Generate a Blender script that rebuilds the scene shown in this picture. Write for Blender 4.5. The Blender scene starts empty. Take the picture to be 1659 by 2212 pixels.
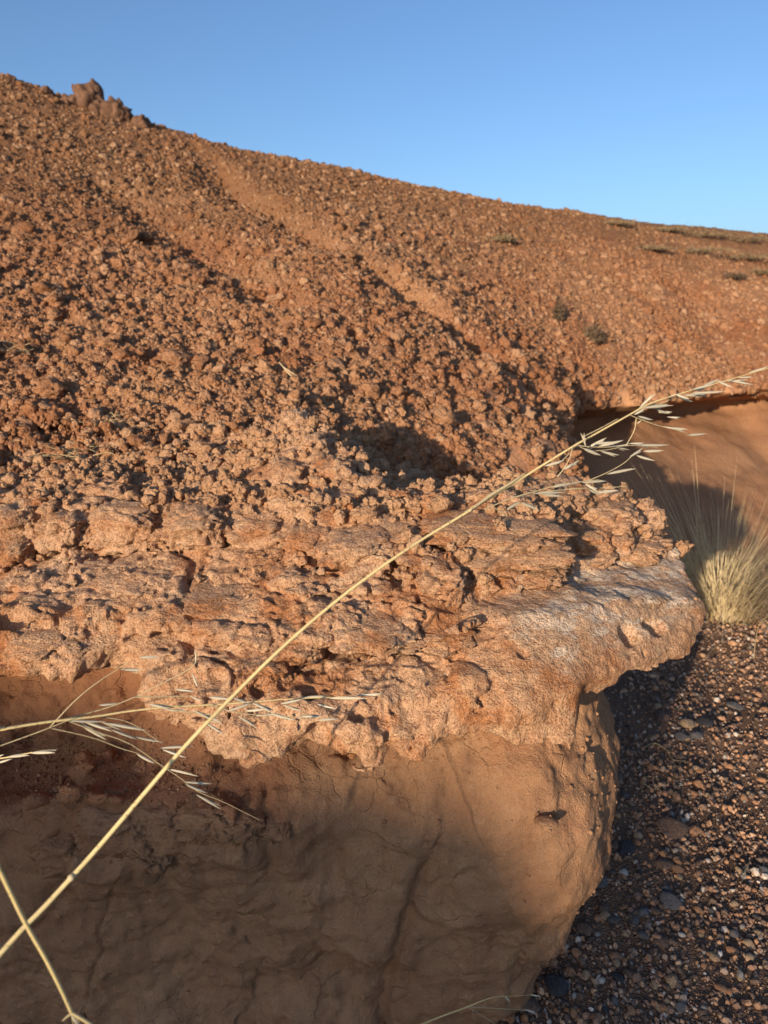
import bpy, bmesh, math, random, time
import numpy as np
from mathutils import Vector, Matrix, Euler
from concurrent.futures import ThreadPoolExecutor

T0 = time.time()
rng = np.random.default_rng(11)
random.seed(11)
R = math.radians
scene = bpy.context.scene
COL = scene.collection

# ------------------------------------------------------------------ camera
PITCH = R(17.0)
CAM = np.array([0.0, 0.0, 1.0])
FD = 1496.4                      # focal length in pixels of a 1659 x 2212 view
cam_d = bpy.data.cameras.new('camera')
cam = bpy.data.objects.new('camera', cam_d)
COL.objects.link(cam)
cam.location = CAM
cam.rotation_euler = (math.pi / 2 - PITCH, 0, 0)
cam_d.sensor_fit = 'HORIZONTAL'
cam_d.sensor_width = 36.0
cam_d.lens = 36.0 * FD / 1659.0
cam_d.clip_start = 0.02
cam_d.clip_end = 5000
cam_d.dof.use_dof = True
cam_d.dof.focus_distance = 0.80
cam_d.dof.aperture_fstop = 11.0
scene.camera = cam
scene.render.resolution_x = 768
scene.render.resolution_y = 1024

# ------------------------------------------------------------------ light
SUN_ELEV = 13.0
SUN_AZ = 30.0                    # the light travels towards +y, turned this much towards +x
world = bpy.data.worlds.new('World')
scene.world = world
world.use_nodes = True
wn = world.node_tree.nodes
wl = world.node_tree.links
bg = wn['Background']
sky_n = wn.new('ShaderNodeTexSky')
sky_n.sky_type = 'NISHITA'
sky_n.sun_disc = False
sky_n.sun_elevation = R(SUN_ELEV)
sky_n.sun_rotation = R(180 + SUN_AZ)
sky_n.altitude = 0
sky_n.air_density = 0.82
sky_n.dust_density = 1.9
sky_n.ozone_density = 3.7
wl.new(sky_n.outputs[0], bg.inputs[0])
bg.inputs[1].default_value = 0.15
sun_d = bpy.data.lights.new('sun', 'SUN')
sun = bpy.data.objects.new('sun', sun_d)
COL.objects.link(sun)
sun_d.energy = 5.0
sun_d.angle = R(0.8)
sun_d.color = (1.0, 0.81, 0.60)
a, e = R(SUN_AZ), R(SUN_ELEV)
LIGHT = Vector((math.sin(a) * math.cos(e), math.cos(a) * math.cos(e), -math.sin(e)))
sun.rotation_euler = LIGHT.to_track_quat('-Z', 'Y').to_euler()
sun.location = (-3, -3, 4)
scene.view_settings.view_transform = 'Standard'
scene.view_settings.look = 'None'
scene.view_settings.gamma = 1.0
scene.view_settings.use_curve_mapping = False
scene.view_settings.exposure = 0.4

# ------------------------------------------------------------------ helpers
SP, CP = math.sin(PITCH), math.cos(PITCH)


def ray(u, v):
    """direction of the view ray through pixel (u, v) of the 1659 x 2212 view"""
    xc, yc = (u - 829.5) / FD, -(v - 1106.0) / FD
    d = np.array([xc, CP + SP * yc, -SP + CP * yc])
    return d / np.linalg.norm(d)


def pt(u, v, y):
    """the point at world distance y on the ray of a pixel"""
    d = ray(u, v)
    return CAM + d * (y / d[1])


def tag(o, label=None, cat=None, group=None, kind=None):
    if label: o['label'] = label
    if cat: o['category'] = cat
    if group: o['group'] = group
    if kind: o['kind'] = kind
    return o


def link(name, me, mat=None, parent=None):
    o = bpy.data.objects.new(name, me)
    COL.objects.link(o)
    if mat is not None and me is not None and not me.materials:
        me.materials.append(mat)
    if parent is not None:
        o.parent = parent
    return o


def empty(name, loc=(0, 0, 0), rz=0.0):
    o = bpy.data.objects.new(name, None)
    COL.objects.link(o)
    o.empty_display_size = 0.02
    o.location = loc
    o.rotation_euler = (0, 0, rz)
    return o


def mesh_np(name, verts, faces, smooth=True):
    """fast mesh from numpy; faces is an (n, 3) or (n, 4) array"""
    me = bpy.data.meshes.new(name)
    k = faces.shape[1]
    nf = len(faces)
    me.vertices.add(len(verts))
    me.vertices.foreach_set('co', np.ascontiguousarray(verts, dtype=np.float32).ravel())
    me.loops.add(nf * k)
    me.loops.foreach_set('vertex_index', np.ascontiguousarray(faces, dtype=np.int32).ravel())
    me.polygons.add(nf)
    me.polygons.foreach_set('loop_start', np.arange(0, nf * k, k, dtype=np.int32))
    me.polygons.foreach_set('loop_total', np.full(nf, k, dtype=np.int32))
    me.update(calc_edges=True)
    me.validate()
    if smooth:
        me.polygons.foreach_set('use_smooth', np.ones(len(me.polygons), dtype=bool))
    return me


def attr(me, name, vals):
    a_ = me.attributes.new(name, 'FLOAT', 'POINT')
    a_.data.foreach_set('value', np.ascontiguousarray(vals, dtype=np.float32))


def sst(a_, b_, x):
    t = np.clip((x - a_) / (b_ - a_), 0, 1)
    return t * t * (3 - 2 * t)


def smin(a_, b_, k):
    h = np.clip(0.5 + 0.5 * (b_ - a_) / k, 0, 1)
    return b_ * (1 - h) + a_ * h - k * h * (1 - h)


def smax(a_, b_, k):
    return -smin(-a_, -b_, k)


# -- noise: random volumes that tile, sampled with a smooth trilinear lookup
NV = 32
VOL = rng.random((NV, NV, NV)).astype(np.float32) * 2 - 1


def _look(vol, p, fade=True):
    n = vol.shape[0]
    flat = vol.ravel()
    i = np.floor(p)
    f = (p - i).astype(np.float32)
    i = i.astype(np.int32) % n
    j = i + 1
    j[j == n] = 0
    if fade:
        f = f * f * (3 - 2 * f)
    x0, y0, z0 = i[:, 0] * (n * n), i[:, 1] * n, i[:, 2]
    x1, y1, z1 = j[:, 0] * (n * n), j[:, 1] * n, j[:, 2]
    fx, fy, fz = f[:, 0], f[:, 1], f[:, 2]
    a00 = flat[x0 + y0 + z0]; a00 = a00 + (flat[x1 + y0 + z0] - a00) * fx
    a10 = flat[x0 + y1 + z0]; a10 = a10 + (flat[x1 + y1 + z0] - a10) * fx
    a01 = flat[x0 + y0 + z1]; a01 = a01 + (flat[x1 + y0 + z1] - a01) * fx
    a11 = flat[x0 + y1 + z1]; a11 = a11 + (flat[x1 + y1 + z1] - a11) * fx
    a0 = a00 + (a10 - a00) * fy
    a1 = a01 + (a11 - a01) * fy
    return a0 + (a1 - a0) * fz


_q = Euler((0.7, 1.1, 0.4)).to_matrix()
ROT = np.array(_q, dtype=np.float64)


def vnoise(p, freq, seed=0.0):
    return _look(VOL, (p @ ROT) * freq + seed * 7.31 + 100)


def fbm(p, freq, octv=3, gain=0.5, seed=0.0):
    s, amp, q = 0.0, 1.0, p
    for k in range(octv):
        s = s + amp * vnoise(q, freq, seed + k * 3.7)
        q = q @ ROT
        freq *= 2.03
        amp *= gain
    return s


def worley_volume(n, cells):
    jit = rng.random((cells, cells, cells, 3))
    val = rng.random((cells, cells, cells))
    g = (np.arange(n) + 0.0) * cells / n
    F1 = np.full((n, n, n), 9.0, np.float32)
    F2 = np.full((n, n, n), 9.0, np.float32)
    ID = np.zeros((n, n, n), np.float32)
    c = np.floor(g).astype(int)
    for dx in (-1, 0, 1):
        for dy in (-1, 0, 1):
            for dz in (-1, 0, 1):
                cx, cy, cz = c + dx, c + dy, c + dz
                ix = np.ix_(cx % cells, cy % cells, cz % cells)
                J = jit[ix]
                d = np.sqrt((cx[:, None, None] + J[..., 0] - g[:, None, None]) ** 2 +
                            (cy[None, :, None] + J[..., 1] - g[None, :, None]) ** 2 +
                            (cz[None, None, :] + J[..., 2] - g[None, None, :]) ** 2).astype(np.float32)
                near = d < F1
                F2 = np.where(near, F1, np.minimum(F2, d))
                ID = np.where(near, val[ix], ID).astype(np.float32)
                F1 = np.where(near, d, F1)
    return F1, F2 - F1, ID


WC = 12
W1, WE, WID = worley_volume(96, WC)


def worley(p, cell, seed=0.0, which=W1):
    """F1 (or another volume) of cellular noise whose cells are about `cell` metres"""
    return _look(which, (p / cell) * (96 / WC) + seed * 13.7 + 500, fade=False)


def knob(p, cell, seed=0.0):
    """rounded lumps parted by creases, 0 in the creases to about 1 on top, lump by lump uneven"""
    n1, n2 = vnoise(p, 1.6 / cell, seed + 1), vnoise(p, 1.6 / cell, seed + 2)
    q = p + 0.25 * cell * np.stack([n1, n2, n1 * n2 * 1.5], 1)
    f = worley(q, cell, seed)
    idv = worley(q, cell, seed, WID)
    return np.sqrt(np.clip(1 - (f / 0.95) ** 2, 0, 1)) * (0.35 + 0.65 * idv)


def par(fn, P, *extra, chunk=60000):
    """run a point function over chunks in threads"""
    n = len(P)
    cuts = [(i, min(i + chunk, n)) for i in range(0, n, chunk)]
    out = np.empty(n, np.float32)

    def one(c):
        out[c[0]:c[1]] = fn(P[c[0]:c[1]], *[e_[c[0]:c[1]] for e_ in extra])
    with ThreadPoolExecutor(4) as ex:
        list(ex.map(one, cuts))
    return out


# -- implicit surface to mesh
def surface_nets(F, org, h):
    S = F < 0
    c = np.zeros(tuple(s - 1 for s in F.shape), np.int8)
    sl = (slice(0, -1), slice(1, None))
    for a_ in (0, 1):
        for b_ in (0, 1):
            for d_ in (0, 1):
                c += S[sl[a_], sl[b_], sl[d_]]
    act = (c > 0) & (c < 8)
    I = np.argwhere(act)
    idx = np.full(act.shape, -1, np.int32)
    idx[act] = np.arange(len(I), dtype=np.int32)
    acc = np.zeros((len(I), 3), np.float32)
    cnt = np.zeros(len(I), np.float32)
    V = {}
    for a_ in (0, 1):
        for b_ in (0, 1):
            for d_ in (0, 1):
                V[a_, b_, d_] = F[I[:, 0] + a_, I[:, 1] + b_, I[:, 2] + d_]
    for ax in range(3):
        for a_ in (0, 1):
            for b_ in (0, 1):
                c0 = [a_, b_]; c0.insert(ax, 0)
                c1 = [a_, b_]; c1.insert(ax, 1)
                f0, f1 = V[tuple(c0)], V[tuple(c1)]
                m = (f0 < 0) != (f1 < 0)
                t = np.where(m, f0 / np.where(m, f0 - f1, 1), 0)
                for k in range(3):
                    acc[:, k] += np.where(m, t if k == ax else c0[k], 0)
                cnt += m
    P = (I + acc / cnt[:, None]) * h + org
    quads = []
    for ax in range(3):
        s0 = [slice(None)] * 3; s1 = [slice(None)] * 3
        s0[ax] = slice(0, -1); s1[ax] = slice(1, None)
        A, B = S[tuple(s0)], S[tuple(s1)]
        E = np.argwhere(A != B)
        o1, o2 = [k for k in range(3) if k != ax]
        ok = (E[:, o1] > 0) & (E[:, o2] > 0) & (E[:, o1] < F.shape[o1] - 1) & (E[:, o2] < F.shape[o2] - 1)
        E = E[ok]
        inside0 = A[E[:, 0], E[:, 1], E[:, 2]]
        qs = []
        for (d1, d2) in ((-1, -1), (0, -1), (0, 0), (-1, 0)):
            e_ = E.copy(); e_[:, o1] += d1; e_[:, o2] += d2
            qs.append(idx[e_[:, 0], e_[:, 1], e_[:, 2]])
        q = np.stack(qs, 1)
        flip = ~inside0 if ax != 1 else inside0
        q[flip] = q[flip][:, ::-1]
        quads.append(q)
    return P, np.concatenate(quads)


def mesh_field(macro, field, lo, hi, h, amp):
    """macro(xs, ys, zs) -> smooth distance on a grid; field(P, m) -> full distance at points.  Refined only near the surface."""
    lo = np.array(lo, float); hi = np.array(hi, float)
    k = 3
    H = h * k
    n = np.ceil((hi - lo) / H).astype(int) + 1
    ax = [lo[i] + H * np.arange(n[i]) for i in range(3)]
    M = macro(*ax).astype(np.float32)
    C = M.copy()
    band = np.abs(M) < amp + H * 1.5
    I = np.argwhere(band)
    P = lo + I * H
    C[band] = par(field, P, M[band])
    near = np.abs(C) < H * 1.5
    # keep coarse cells that touch the surface
    cell = np.zeros(tuple(n - 1), bool)
    sl = (slice(0, -1), slice(1, None))
    for a_ in (0, 1):
        for b_ in (0, 1):
            for d_ in (0, 1):
                cell |= near[sl[a_], sl[b_], sl[d_]]
    nf = (n - 1) * k + 1
    F = np.repeat(np.repeat(np.repeat(C[:-1, :-1, :-1], k, 0), k, 1), k, 2)
    F = np.pad(F, ((0, 1),) * 3, mode='edge')
    fm = np.repeat(np.repeat(np.repeat(cell, k, 0), k, 1), k, 2)
    fm = np.pad(fm, ((0, 1),) * 3, mode='edge')
    I = np.argwhere(fm)
    Pc = I / k
    # macro at fine points by trilinear lookup of the coarse macro grid
    i0 = np.minimum(Pc.astype(int), n - 2)
    f = (Pc - i0).astype(np.float32)
    m = 0
    for a_ in (0, 1):
        for b_ in (0, 1):
            for d_ in (0, 1):
                w = (f[:, 0] if a_ else 1 - f[:, 0]) * (f[:, 1] if b_ else 1 - f[:, 1]) * (f[:, 2] if d_ else 1 - f[:, 2])
                m = m + w * M[i0[:, 0] + a_, i0[:, 1] + b_, i0[:, 2] + d_]
    F[fm] = par(field, lo + I * h, m)
    return surface_nets(F, lo, h)


def poly_dist(Y, Z, py, pz):
    """signed distance (negative inside) of points to one closed polygon; Y, Z: nodes, py, pz: arrays"""
    d = np.full(py.shape, 1e9, np.float32)
    s = np.zeros(py.shape, bool)
    n = len(Y)
    for i in range(n):
        ay, az, by, bz = Y[i], Z[i], Y[(i + 1) % n], Z[(i + 1) % n]
        ey, ez = by - ay, bz - az
        wy, wz = py - ay, pz - az
        t = np.clip((wy * ey + wz * ez) / max(ey * ey + ez * ez, 1e-12), 0, 1)
        d = np.minimum(d, (wy - t * ey) ** 2 + (wz - t * ez) ** 2)
        if abs(bz - az) > 1e-9:
            cr = ((az <= pz) != (bz <= pz)) & (py < ey * (pz - az) / (bz - az) + ay)
            s ^= cr
    d = np.sqrt(d)
    return np.where(s, -d, d)

# ------------------------------------------------------------------ the hill: a smooth sheet through measured points
def P3(rows):
    return np.array([pt(*r) for r in rows])


SKY = [(-420, 60), (-200, 110), (0, 163), (75, 190), (150, 217), (260, 245), (330, 272), (415, 300), (510, 325), (620, 348),
       (720, 362), (830, 385), (1000, 425), (1150, 447), (1300, 470), (1450, 487), (1560, 500), (1659, 508), (1900, 530), (2300, 560)]
su, sv = np.array(SKY).T


def crest_y(u):
    return np.interp(u, [-400, 0, 415, 830, 1200, 1659, 2300], [4.6, 4.8, 4.9, 5.0, 5.4, 6.0, 6.6])


ctl = []
for u in (-420, -200, 0, 150, 330, 510, 720, 1000, 1300, 1560, 1900, 2300):
    v = np.interp(u, su, sv)
    y = crest_y(u)
    ctl.append(pt(u, v, y))
    p = pt(u, v, y)
    r = p - CAM
    for k, dz in ((1.25, 0.12), (1.7, 0.75), (2.6, 2.6)):
        q = CAM + r * k
        q[2] = p[2] - dz + (0.1 if k < 1.5 else 0)
        ctl.append(q)
ctl += [pt(*r) for r in [
    (-420, 1130, 1.00), (-420, 900, 1.28), (-420, 600, 1.95), (-420, 350, 2.9),
    (0, 1130, 1.0), (0, 1000, 1.17), (0, 800, 1.5), (0, 600, 2.05), (0, 400, 3.0), (0, 270, 3.8),
    (415, 1090, 1.0), (415, 900, 1.35), (415, 700, 1.95), (415, 500, 2.9), (415, 380, 3.8),
    (700, 930, 1.35), (830, 900, 1.55), (830, 750, 1.95), (830, 600, 2.6), (830, 480, 3.5),
    (1000, 1000, 1.42), (1000, 850, 1.85), (1000, 720, 2.45), (1000, 600, 3.2), (1000, 500, 4.1),
    (1200, 960, 1.75), (1200, 820, 2.55), (1200, 650, 3.4), (1200, 540, 4.3),
    (1400, 885, 2.75), (1400, 750, 3.3), (1400, 600, 4.1),
    (1659, 855, 3.3), (1659, 700, 4.0), (1659, 600, 4.8),
    (2000, 830, 3.5), (2000, 690, 4.2), (2300, 820, 3.6), (2300, 690, 4.4), (2300, 640, 5.0)]]
ctl = np.array(ctl)


def _tps_fit(c, lam=1e-3):
    n = len(c)
    d = np.hypot(c[:, None, 0] - c[None, :, 0], c[:, None, 1] - c[None, :, 1])
    K = np.where(d > 0, d * d * np.log(d + 1e-12), 0) + lam * np.eye(n)
    Q = np.c_[np.ones(n), c[:, :2]]
    A = np.block([[K, Q], [Q.T, np.zeros((3, 3))]])
    s = np.linalg.solve(A, np.r_[c[:, 2], np.zeros(3)])
    return s[:n], s[n:]


TW, TA = _tps_fit(ctl)


def seg_dist(x, y, line):
    """distance of plan points to a polyline, signed by side (positive: right of its direction)"""
    best = np.full(x.shape, 1e9)
    sgn = np.ones(x.shape)
    tt = np.zeros(x.shape)
    n = len(line) - 1
    for i in range(n):
        (ax, ay), (bx, by) = line[i][:2], line[i + 1][:2]
        ex, ey = bx - ax, by - ay
        wx, wy = x - ax, y - ay
        t = np.clip((wx * ex + wy * ey) / (ex * ex + ey * ey), 0, 1)
        d = np.hypot(wx - t * ex, wy - t * ey)
        m = d < best
        best = np.where(m, d, best)
        sgn = np.where(m, np.where(ex * wy - ey * wx < 0, 1.0, -1.0), sgn)
        tt = np.where(m, (i + t) / n, tt)
    return best * sgn, tt


FOLD = P3([(440, 330, 4.3), (560, 450, 3.4), (700, 545, 2.95), (830, 625, 2.7), (1000, 735, 2.45), (1110, 815, 2.3), (1190, 880, 2.2), (1260, 930, 2.0)])
FOLD2 = P3([(150, 330, 3.6), (330, 440, 3.0), (440, 530, 2.65), (560, 640, 2.3), (640, 730, 2.05)])
RILL = P3([(640, 880, 1.42), (760, 935, 1.36), (860, 985, 1.34), (1000, 1020, 1.36), (1120, 1030, 1.40), (1220, 1050, 1.45)])
FOLD3 = P3([(1480, 560, 4.3), (1530, 660, 3.9), (1560, 760, 3.6)])


def hill_base(x, y):
    s = TA[0] + TA[1] * x + TA[2] * y
    for (cx, cy, cz), w in zip(ctl, TW):
        d2 = (x - cx) ** 2 + (y - cy) ** 2
        s = s + w * 0.5 * d2 * np.log(d2 + 1e-12)
    return s


def hill(x, y):
    """height of the hill with its rills and folds"""
    s = hill_base(x, y)
    d, t = seg_dist(x, y, FOLD)
    wob = 0.6 + 0.4 * np.sin(t * 23) * np.sin(t * 9 + 1)
    s = s + 0.02 * np.exp(-((d + 0.12) / 0.2) ** 2) - 0.10 * wob * np.exp(-(np.maximum(d, 0) / 0.13) ** 2 - (np.minimum(d, 0) / 0.05) ** 2) * sst(0, 0.15, t + 0.05)
    d, t = seg_dist(x, y, FOLD2)
    s = s - 0.055 * np.exp(-(d / 0.09) ** 2) * sst(0, 0.2, t) * sst(1, 0.8, t)
    d, t = seg_dist(x, y, FOLD3)
    s = s - 0.06 * np.exp(-(d / 0.16) ** 2)
    d, t = seg_dist(x, y, RILL)
    s = s - (0.015 + 0.055 * t) * np.exp(-(d / 0.085) ** 2) * sst(0, 0.25, t)
    return s


# the line of the bank's edge in plan: right flank of the spur, then the far bank of the alcove
EDGE = P3([(1440, 1140, 1.02), (1380, 1080, 1.25), (1300, 1010, 1.55), (1240, 950, 1.85)])[:, :2].tolist() + \
       P3([(1232, 905, 2.15), (1226, 885, 2.55), (1300, 890, 2.75), (1400, 890, 2.85), (1490, 872, 3.05), (1560, 862, 3.2), (1659, 856, 3.35), (2000, 835, 3.5), (2500, 825, 3.6)])[:, :2].tolist()


def ground_noise(P, far=0.0):
    """crumbly relief of the hill, metres"""
    y = P[:, 1]
    a_ = 0.012 * fbm(P, 3.5, 3, seed=2) + 0.011 * (knob(P, 0.11, 3) - 0.4)
    b_ = 0.017 * (knob(P, 0.042, 1) - 0.3) + 0.011 * (knob(P, 0.020, 2) - 0.3) + .010 * fbm(P, 20, 3, .65, seed=5)
    b_ = b_ - .016 * sst(.12, 0, np.abs(vnoise(P, 9, 6)))
    return (a_ + b_ * (1 - .15 * sst(1.8, 3.5, y))) * (1 - .25 * sst(2.5, 5, y))


# ------------------------------------------------------------------ the near bank
def curve(rows):
    p = P3(rows)
    p = p[np.argsort(p[:, 0])]
    return p


n7 = curve([(-420, 1040, 1.12), (0, 1030, 1.11), (200, 1000, 1.15), (400, 935, 1.22), (520, 880, 1.24), (600, 880, 1.20), (660, 900, 1.17), (720, 950, 1.12),
            (830, 1022, 1.04), (900, 1058, 1.0), (960, 1072, .98), (1050, 1068, .98), (1150, 1052, 1.02), (1250, 1060, 1.03), (1350, 1078, 1.03), (1440, 1135, 1.02)])
n6 = curve([(-420, 1100, .97), (0, 1090, .97), (150, 1100, .95), (250, 1108, .945), (400, 1112, .93), (500, 1120, .92), (600, 1110, .92), (700, 1105, .92),
            (830, 1115, .90), (950, 1115, .885), (1100, 1120, .88), (1200, 1132, .875), (1235, 1150, .92), (1300, 1140, .96), (1400, 1155, .985), (1440, 1170, 1.0)])
n5 = curve([(-420, 1215, .90), (0, 1225, .90), (100, 1200, .905), (250, 1192, .90), (350, 1190, .89), (450, 1178, .885), (600, 1180, .88), (750, 1215, .83),
            (830, 1232, .805), (880, 1290, .76), (960, 1310, .745), (1020, 1310, .75), (1060, 1300, .77), (1150, 1268, .81), (1225, 1240, .84), (1250, 1235, .88), (1300, 1228, .90), (1380, 1212, .94), (1440, 1200, .965)])
n4 = curve([(-420, 1330, .76), (0, 1335, .755), (150, 1330, .755), (300, 1330, .75), (450, 1350, .72), (600, 1370, .70), (700, 1382, .69), (830, 1392, .683),
            (950, 1386, .685), (1040, 1345, .70), (1100, 1330, .72), (1200, 1318, .745), (1300, 1306, .775), (1400, 1296, .81), (1480, 1294, .835), (1530, 1316, .85)])
n3 = curve([(-420, 1370, .74), (0, 1372, .735), (150, 1365, .738), (300, 1370, .735), (450, 1405, .728), (600, 1425, .715), (700, 1425, .715), (830, 1408, .703),
            (950, 1402, .703), (1040, 1365, .715), (1100, 1348, .718), (1200, 1345, .728), (1300, 1338, .758), (1400, 1332, .793), (1480, 1328, .823), (1530, 1324, .846)])
n2 = curve([(-420, 1410, .715), (0, 1410, .715), (150, 1412, .715), (250, 1400, .722), (300, 1405, .722), (450, 1445, .69), (600, 1490, .667), (700, 1510, .655),
            (830, 1520, .64), (950, 1490, .648), (1040, 1450, .667), (1100, 1432, .675), (1200, 1420, .69), (1300, 1400, .725), (1400, 1380, .765), (1480, 1360, .803), (1530, 1335, .84)])
n1b = curve([(-420, 1440, .705), (0, 1440, .705), (150, 1450, .705), (250, 1420, .735), (300, 1430, .74), (330, 1500, .685), (450, 1600, .636), (600, 1585, .63), (700, 1570, .628),
             (830, 1590, .62), (950, 1580, .625), (1040, 1560, .632), (1150, 1530, .645), (1235, 1480, .672), (1300, 1460, .70), (1400, 1430, .745), (1480, 1395, .79), (1530, 1345, .836)])
LIP = [(-420, 1465, .71), (0, 1464, .71), (60, 1470, .71), (90, 1460, .71), (135, 1473, .71), (200, 1460, .73), (245, 1440, .75), (280, 1444, .76), (305, 1500, .70), (330, 1580, .66),
       (415, 1610, .645), (465, 1675, .625), (540, 1683, .62), (600, 1640, .63), (665, 1596, .655), (690, 1610, .64), (735, 1637, .625), (829, 1645, .62), (880, 1645, .62),
       (960, 1635, .625), (1005, 1615, .635), (1020, 1602, .64), (1070, 1607, .64), (1150, 1613, .64), (1180, 1597, .645), (1230, 1610, .645), (1242, 1596, .65), (1254, 1505, .70),
       (1268, 1490, .71), (1297, 1500, .715), (1328, 1490, .72), (1336, 1475, .73), (1370, 1455, .745), (1410, 1452, .755), (1430, 1440, .765), (1490, 1415, .795), (1510, 1390, .81), (1530, 1350, .835)]
n1 = curve(LIP)
# the upper blocks overhang a slot at their foot
n6b, n5r = n5.copy(), n5.copy()
slot = sst(.30, .24, n5[:, 0])
n6b[:, 1] -= .006; n6b[:, 2] += .013
n5r[:, 1] += .045 * slot; n5r[:, 2] += .006
n3[:, 1] += .012 * sst(-.36, -.28, n3[:, 0]) * sst(.16, .10, n3[:, 0])
SLAB = [n7, n6, n6b, n5r, n5, n4, n3, n2, n1b, n1]

w0 = curve([(-420, 1485, .87), (0, 1485, .87), (150, 1485, .86), (260, 1480, .85), (320, 1560, .78), (430, 1650, .71), (600, 1645, .70), (700, 1625, .715), (830, 1640, .70), (950, 1632, .70),
            (1100, 1605, .69), (1200, 1595, .692), (1260, 1545, .72), (1420, 1545, .76)])
w1 = curve([(-420, 1585, .84), (0, 1585, .84), (150, 1580, .84), (280, 1590, .80), (330, 1625, .755), (450, 1690, .705), (600, 1700, .69), (830, 1720, .69), (950, 1720, .685), (1100, 1700, .665), (1200, 1690, .668), (1290, 1690, .69), (1420, 1690, .75)])
w2 = curve([(-420, 1750, .71), (0, 1740, .71), (90, 1712, .69), (250, 1728, .685), (400, 1738, .68), (500, 1742, .668), (545, 1765, .67), (575, 1770, .695), (700, 1800, .695), (830, 1810, .69), (950, 1800, .68), (1100, 1800, .658), (1200, 1790, .662), (1280, 1790, .685), (1420, 1790, .75)])
w3 = curve([(-420, 1850, .71), (0, 1850, .705), (75, 1860, .675), (120, 1905, .668), (270, 1900, .663), (340, 1862, .668), (460, 1850, .663), (540, 1812, .672), (580, 1830, .698), (830, 1900, .70), (920, 1890, .69), (1000, 1900, .675), (1100, 1900, .668), (1220, 1900, .675), (1420, 1900, .75)])
w4 = curve([(-420, 1950, .71), (0, 1950, .705), (270, 1955, .70), (460, 1930, .695), (600, 1930, .703), (830, 2000, .713), (900, 1990, .698), (1000, 2000, .686), (1100, 2000, .683), (1200, 2000, .695), (1420, 2000, .75)])
w5 = curve([(-420, 2100, .725), (0, 2100, .722), (830, 2110, .732), (900, 2110, .718), (1100, 2100, .715), (1420, 2100, .75)])
w6 = curve([(-420, 2212, .722), (0, 2212, .722), (830, 2212, .722), (1080, 2212, .722), (1420, 2212, .73)])
for w_, dd in ((w0, .050), (w1, .026)):
    w_[:, 1] += dd * sst(-.25, -.15, w_[:, 0])
WALL = [w0, w1, w2, w3, w4, w5, w6]
ZR = np.array([-.1, 0, .126, .226, .325, .406, .489, .62])
XRW = np.array([.155, .180, .226, .258, .288, .292, .262, .27]) + 0.012


def node_tab(xs, nodes, sm=0.0):
    Y = np.stack([np.interp(xs, p[:, 0], p[:, 1]) for p in nodes], 1)
    Z = np.stack([np.interp(xs, p[:, 0], p[:, 2]) for p in nodes], 1)
    return Y, Z


def slab_macro(xs, ys, zs):
    Y, Z = node_tab(xs, SLAB)
    hx = np.repeat(xs[:, None], 2, 1)
    hy = np.array([[1.30, 1.46]]).repeat(len(xs), 0)
    hz = hill(hx, hy) - np.array([[0.0, 0.05]])
    # where the slope runs on without a crest, the crest node follows the hill
    onhill = sst(-0.12, -0.30, xs)
    Z[:, 0] = Z[:, 0] * (1 - onhill) + onhill * hill(xs, Y[:, 0])
    zb = Z[:, -1]
    back = np.stack([Y[:, -1] + 0.14, np.full(len(xs), 1.46)], 1)
    bz = np.stack([zb + 0.012, zb + 0.03], 1)
    PY = np.concatenate([hy[:, ::-1], Y, back], 1)
    PZ = np.concatenate([hz[:, ::-1], Z, bz], 1)
    gy, gz = np.meshgrid(ys, zs, indexing='ij')
    out = np.empty((len(xs), len(ys), len(zs)), np.float32)
    for i in range(len(xs)):
        out[i] = poly_dist(PY[i], PZ[i], gy, gz)
    xr = 0.430 + 0.06 * np.clip(ys - 0.85, 0, 1)
    right = xs[:, None, None] - xr[None, :, None] + 0 * zs[None, None, :]
    return smax(out, right, 0.012)


def wall_macro(xs, ys, zs):
    Y, Z = node_tab(xs, WALL)
    one = np.ones((len(xs), 1))
    PY = np.concatenate([1.5 * one, Y[:, :1] + 0.03, Y, Y[:, -1:] + .01, 1.5 * one], 1)
    PZ = np.concatenate([.60 * one, .60 * one, Z, -.07 * one, -.07 * one], 1)
    gy, gz = np.meshgrid(ys, zs, indexing='ij')
    out = np.empty((len(xs), len(ys), len(zs)), np.float32)
    for i in range(len(xs)):
        out[i] = poly_dist(PY[i], PZ[i], gy, gz)
    xr = np.interp(zs, ZR, XRW)
    right = xs[:, None, None] - xr[None, None, :] - 0.16 * (ys[None, :, None] - 0.76)
    return smax(out, right, 0.07)


def at_x(c, x, k):
    return np.interp(x, c[:, 0], c[:, k])


def holes(P, f, lst):
    for (c, r, k) in lst:
        d = np.sqrt(((P - c) ** 2 / np.array(r) ** 2).sum(1)) - 1
        d = d * min(r)
        m = d < 0.03
        if m.any():
            f[m] = smax(f[m], -d[m], k)
    return f


def ysurf(u, v):
    """world y of the macro ledge surface on a pixel's ray (from the traced curves)"""
    best = None
    x = None
    y = 0.7
    for _ in range(6):
        x = pt(u, v, y)[0]
        yy = np.array([at_x(c, x, 1) for c in (n7, n6, n5, n4, n2, n1b, n1)])
        zz = np.array([at_x(c, x, 2) for c in (n7, n6, n5, n4, n2, n1b, n1)])
        t = (1 - zz) / yy
        o = np.argsort(t)
        y = np.interp((1 - pt(u, v, y)[2]) / y, t[o], yy[o])
    return y


def hole(u, v, r, k=0.004, dy=0.0, flat=(1, 1, 1)):
    """a pit in the ledge face at a pixel: radius in metres"""
    y = ysurf(u, v) + dy
    return (pt(u, v, y), tuple(r * s for s in flat), k)


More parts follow.
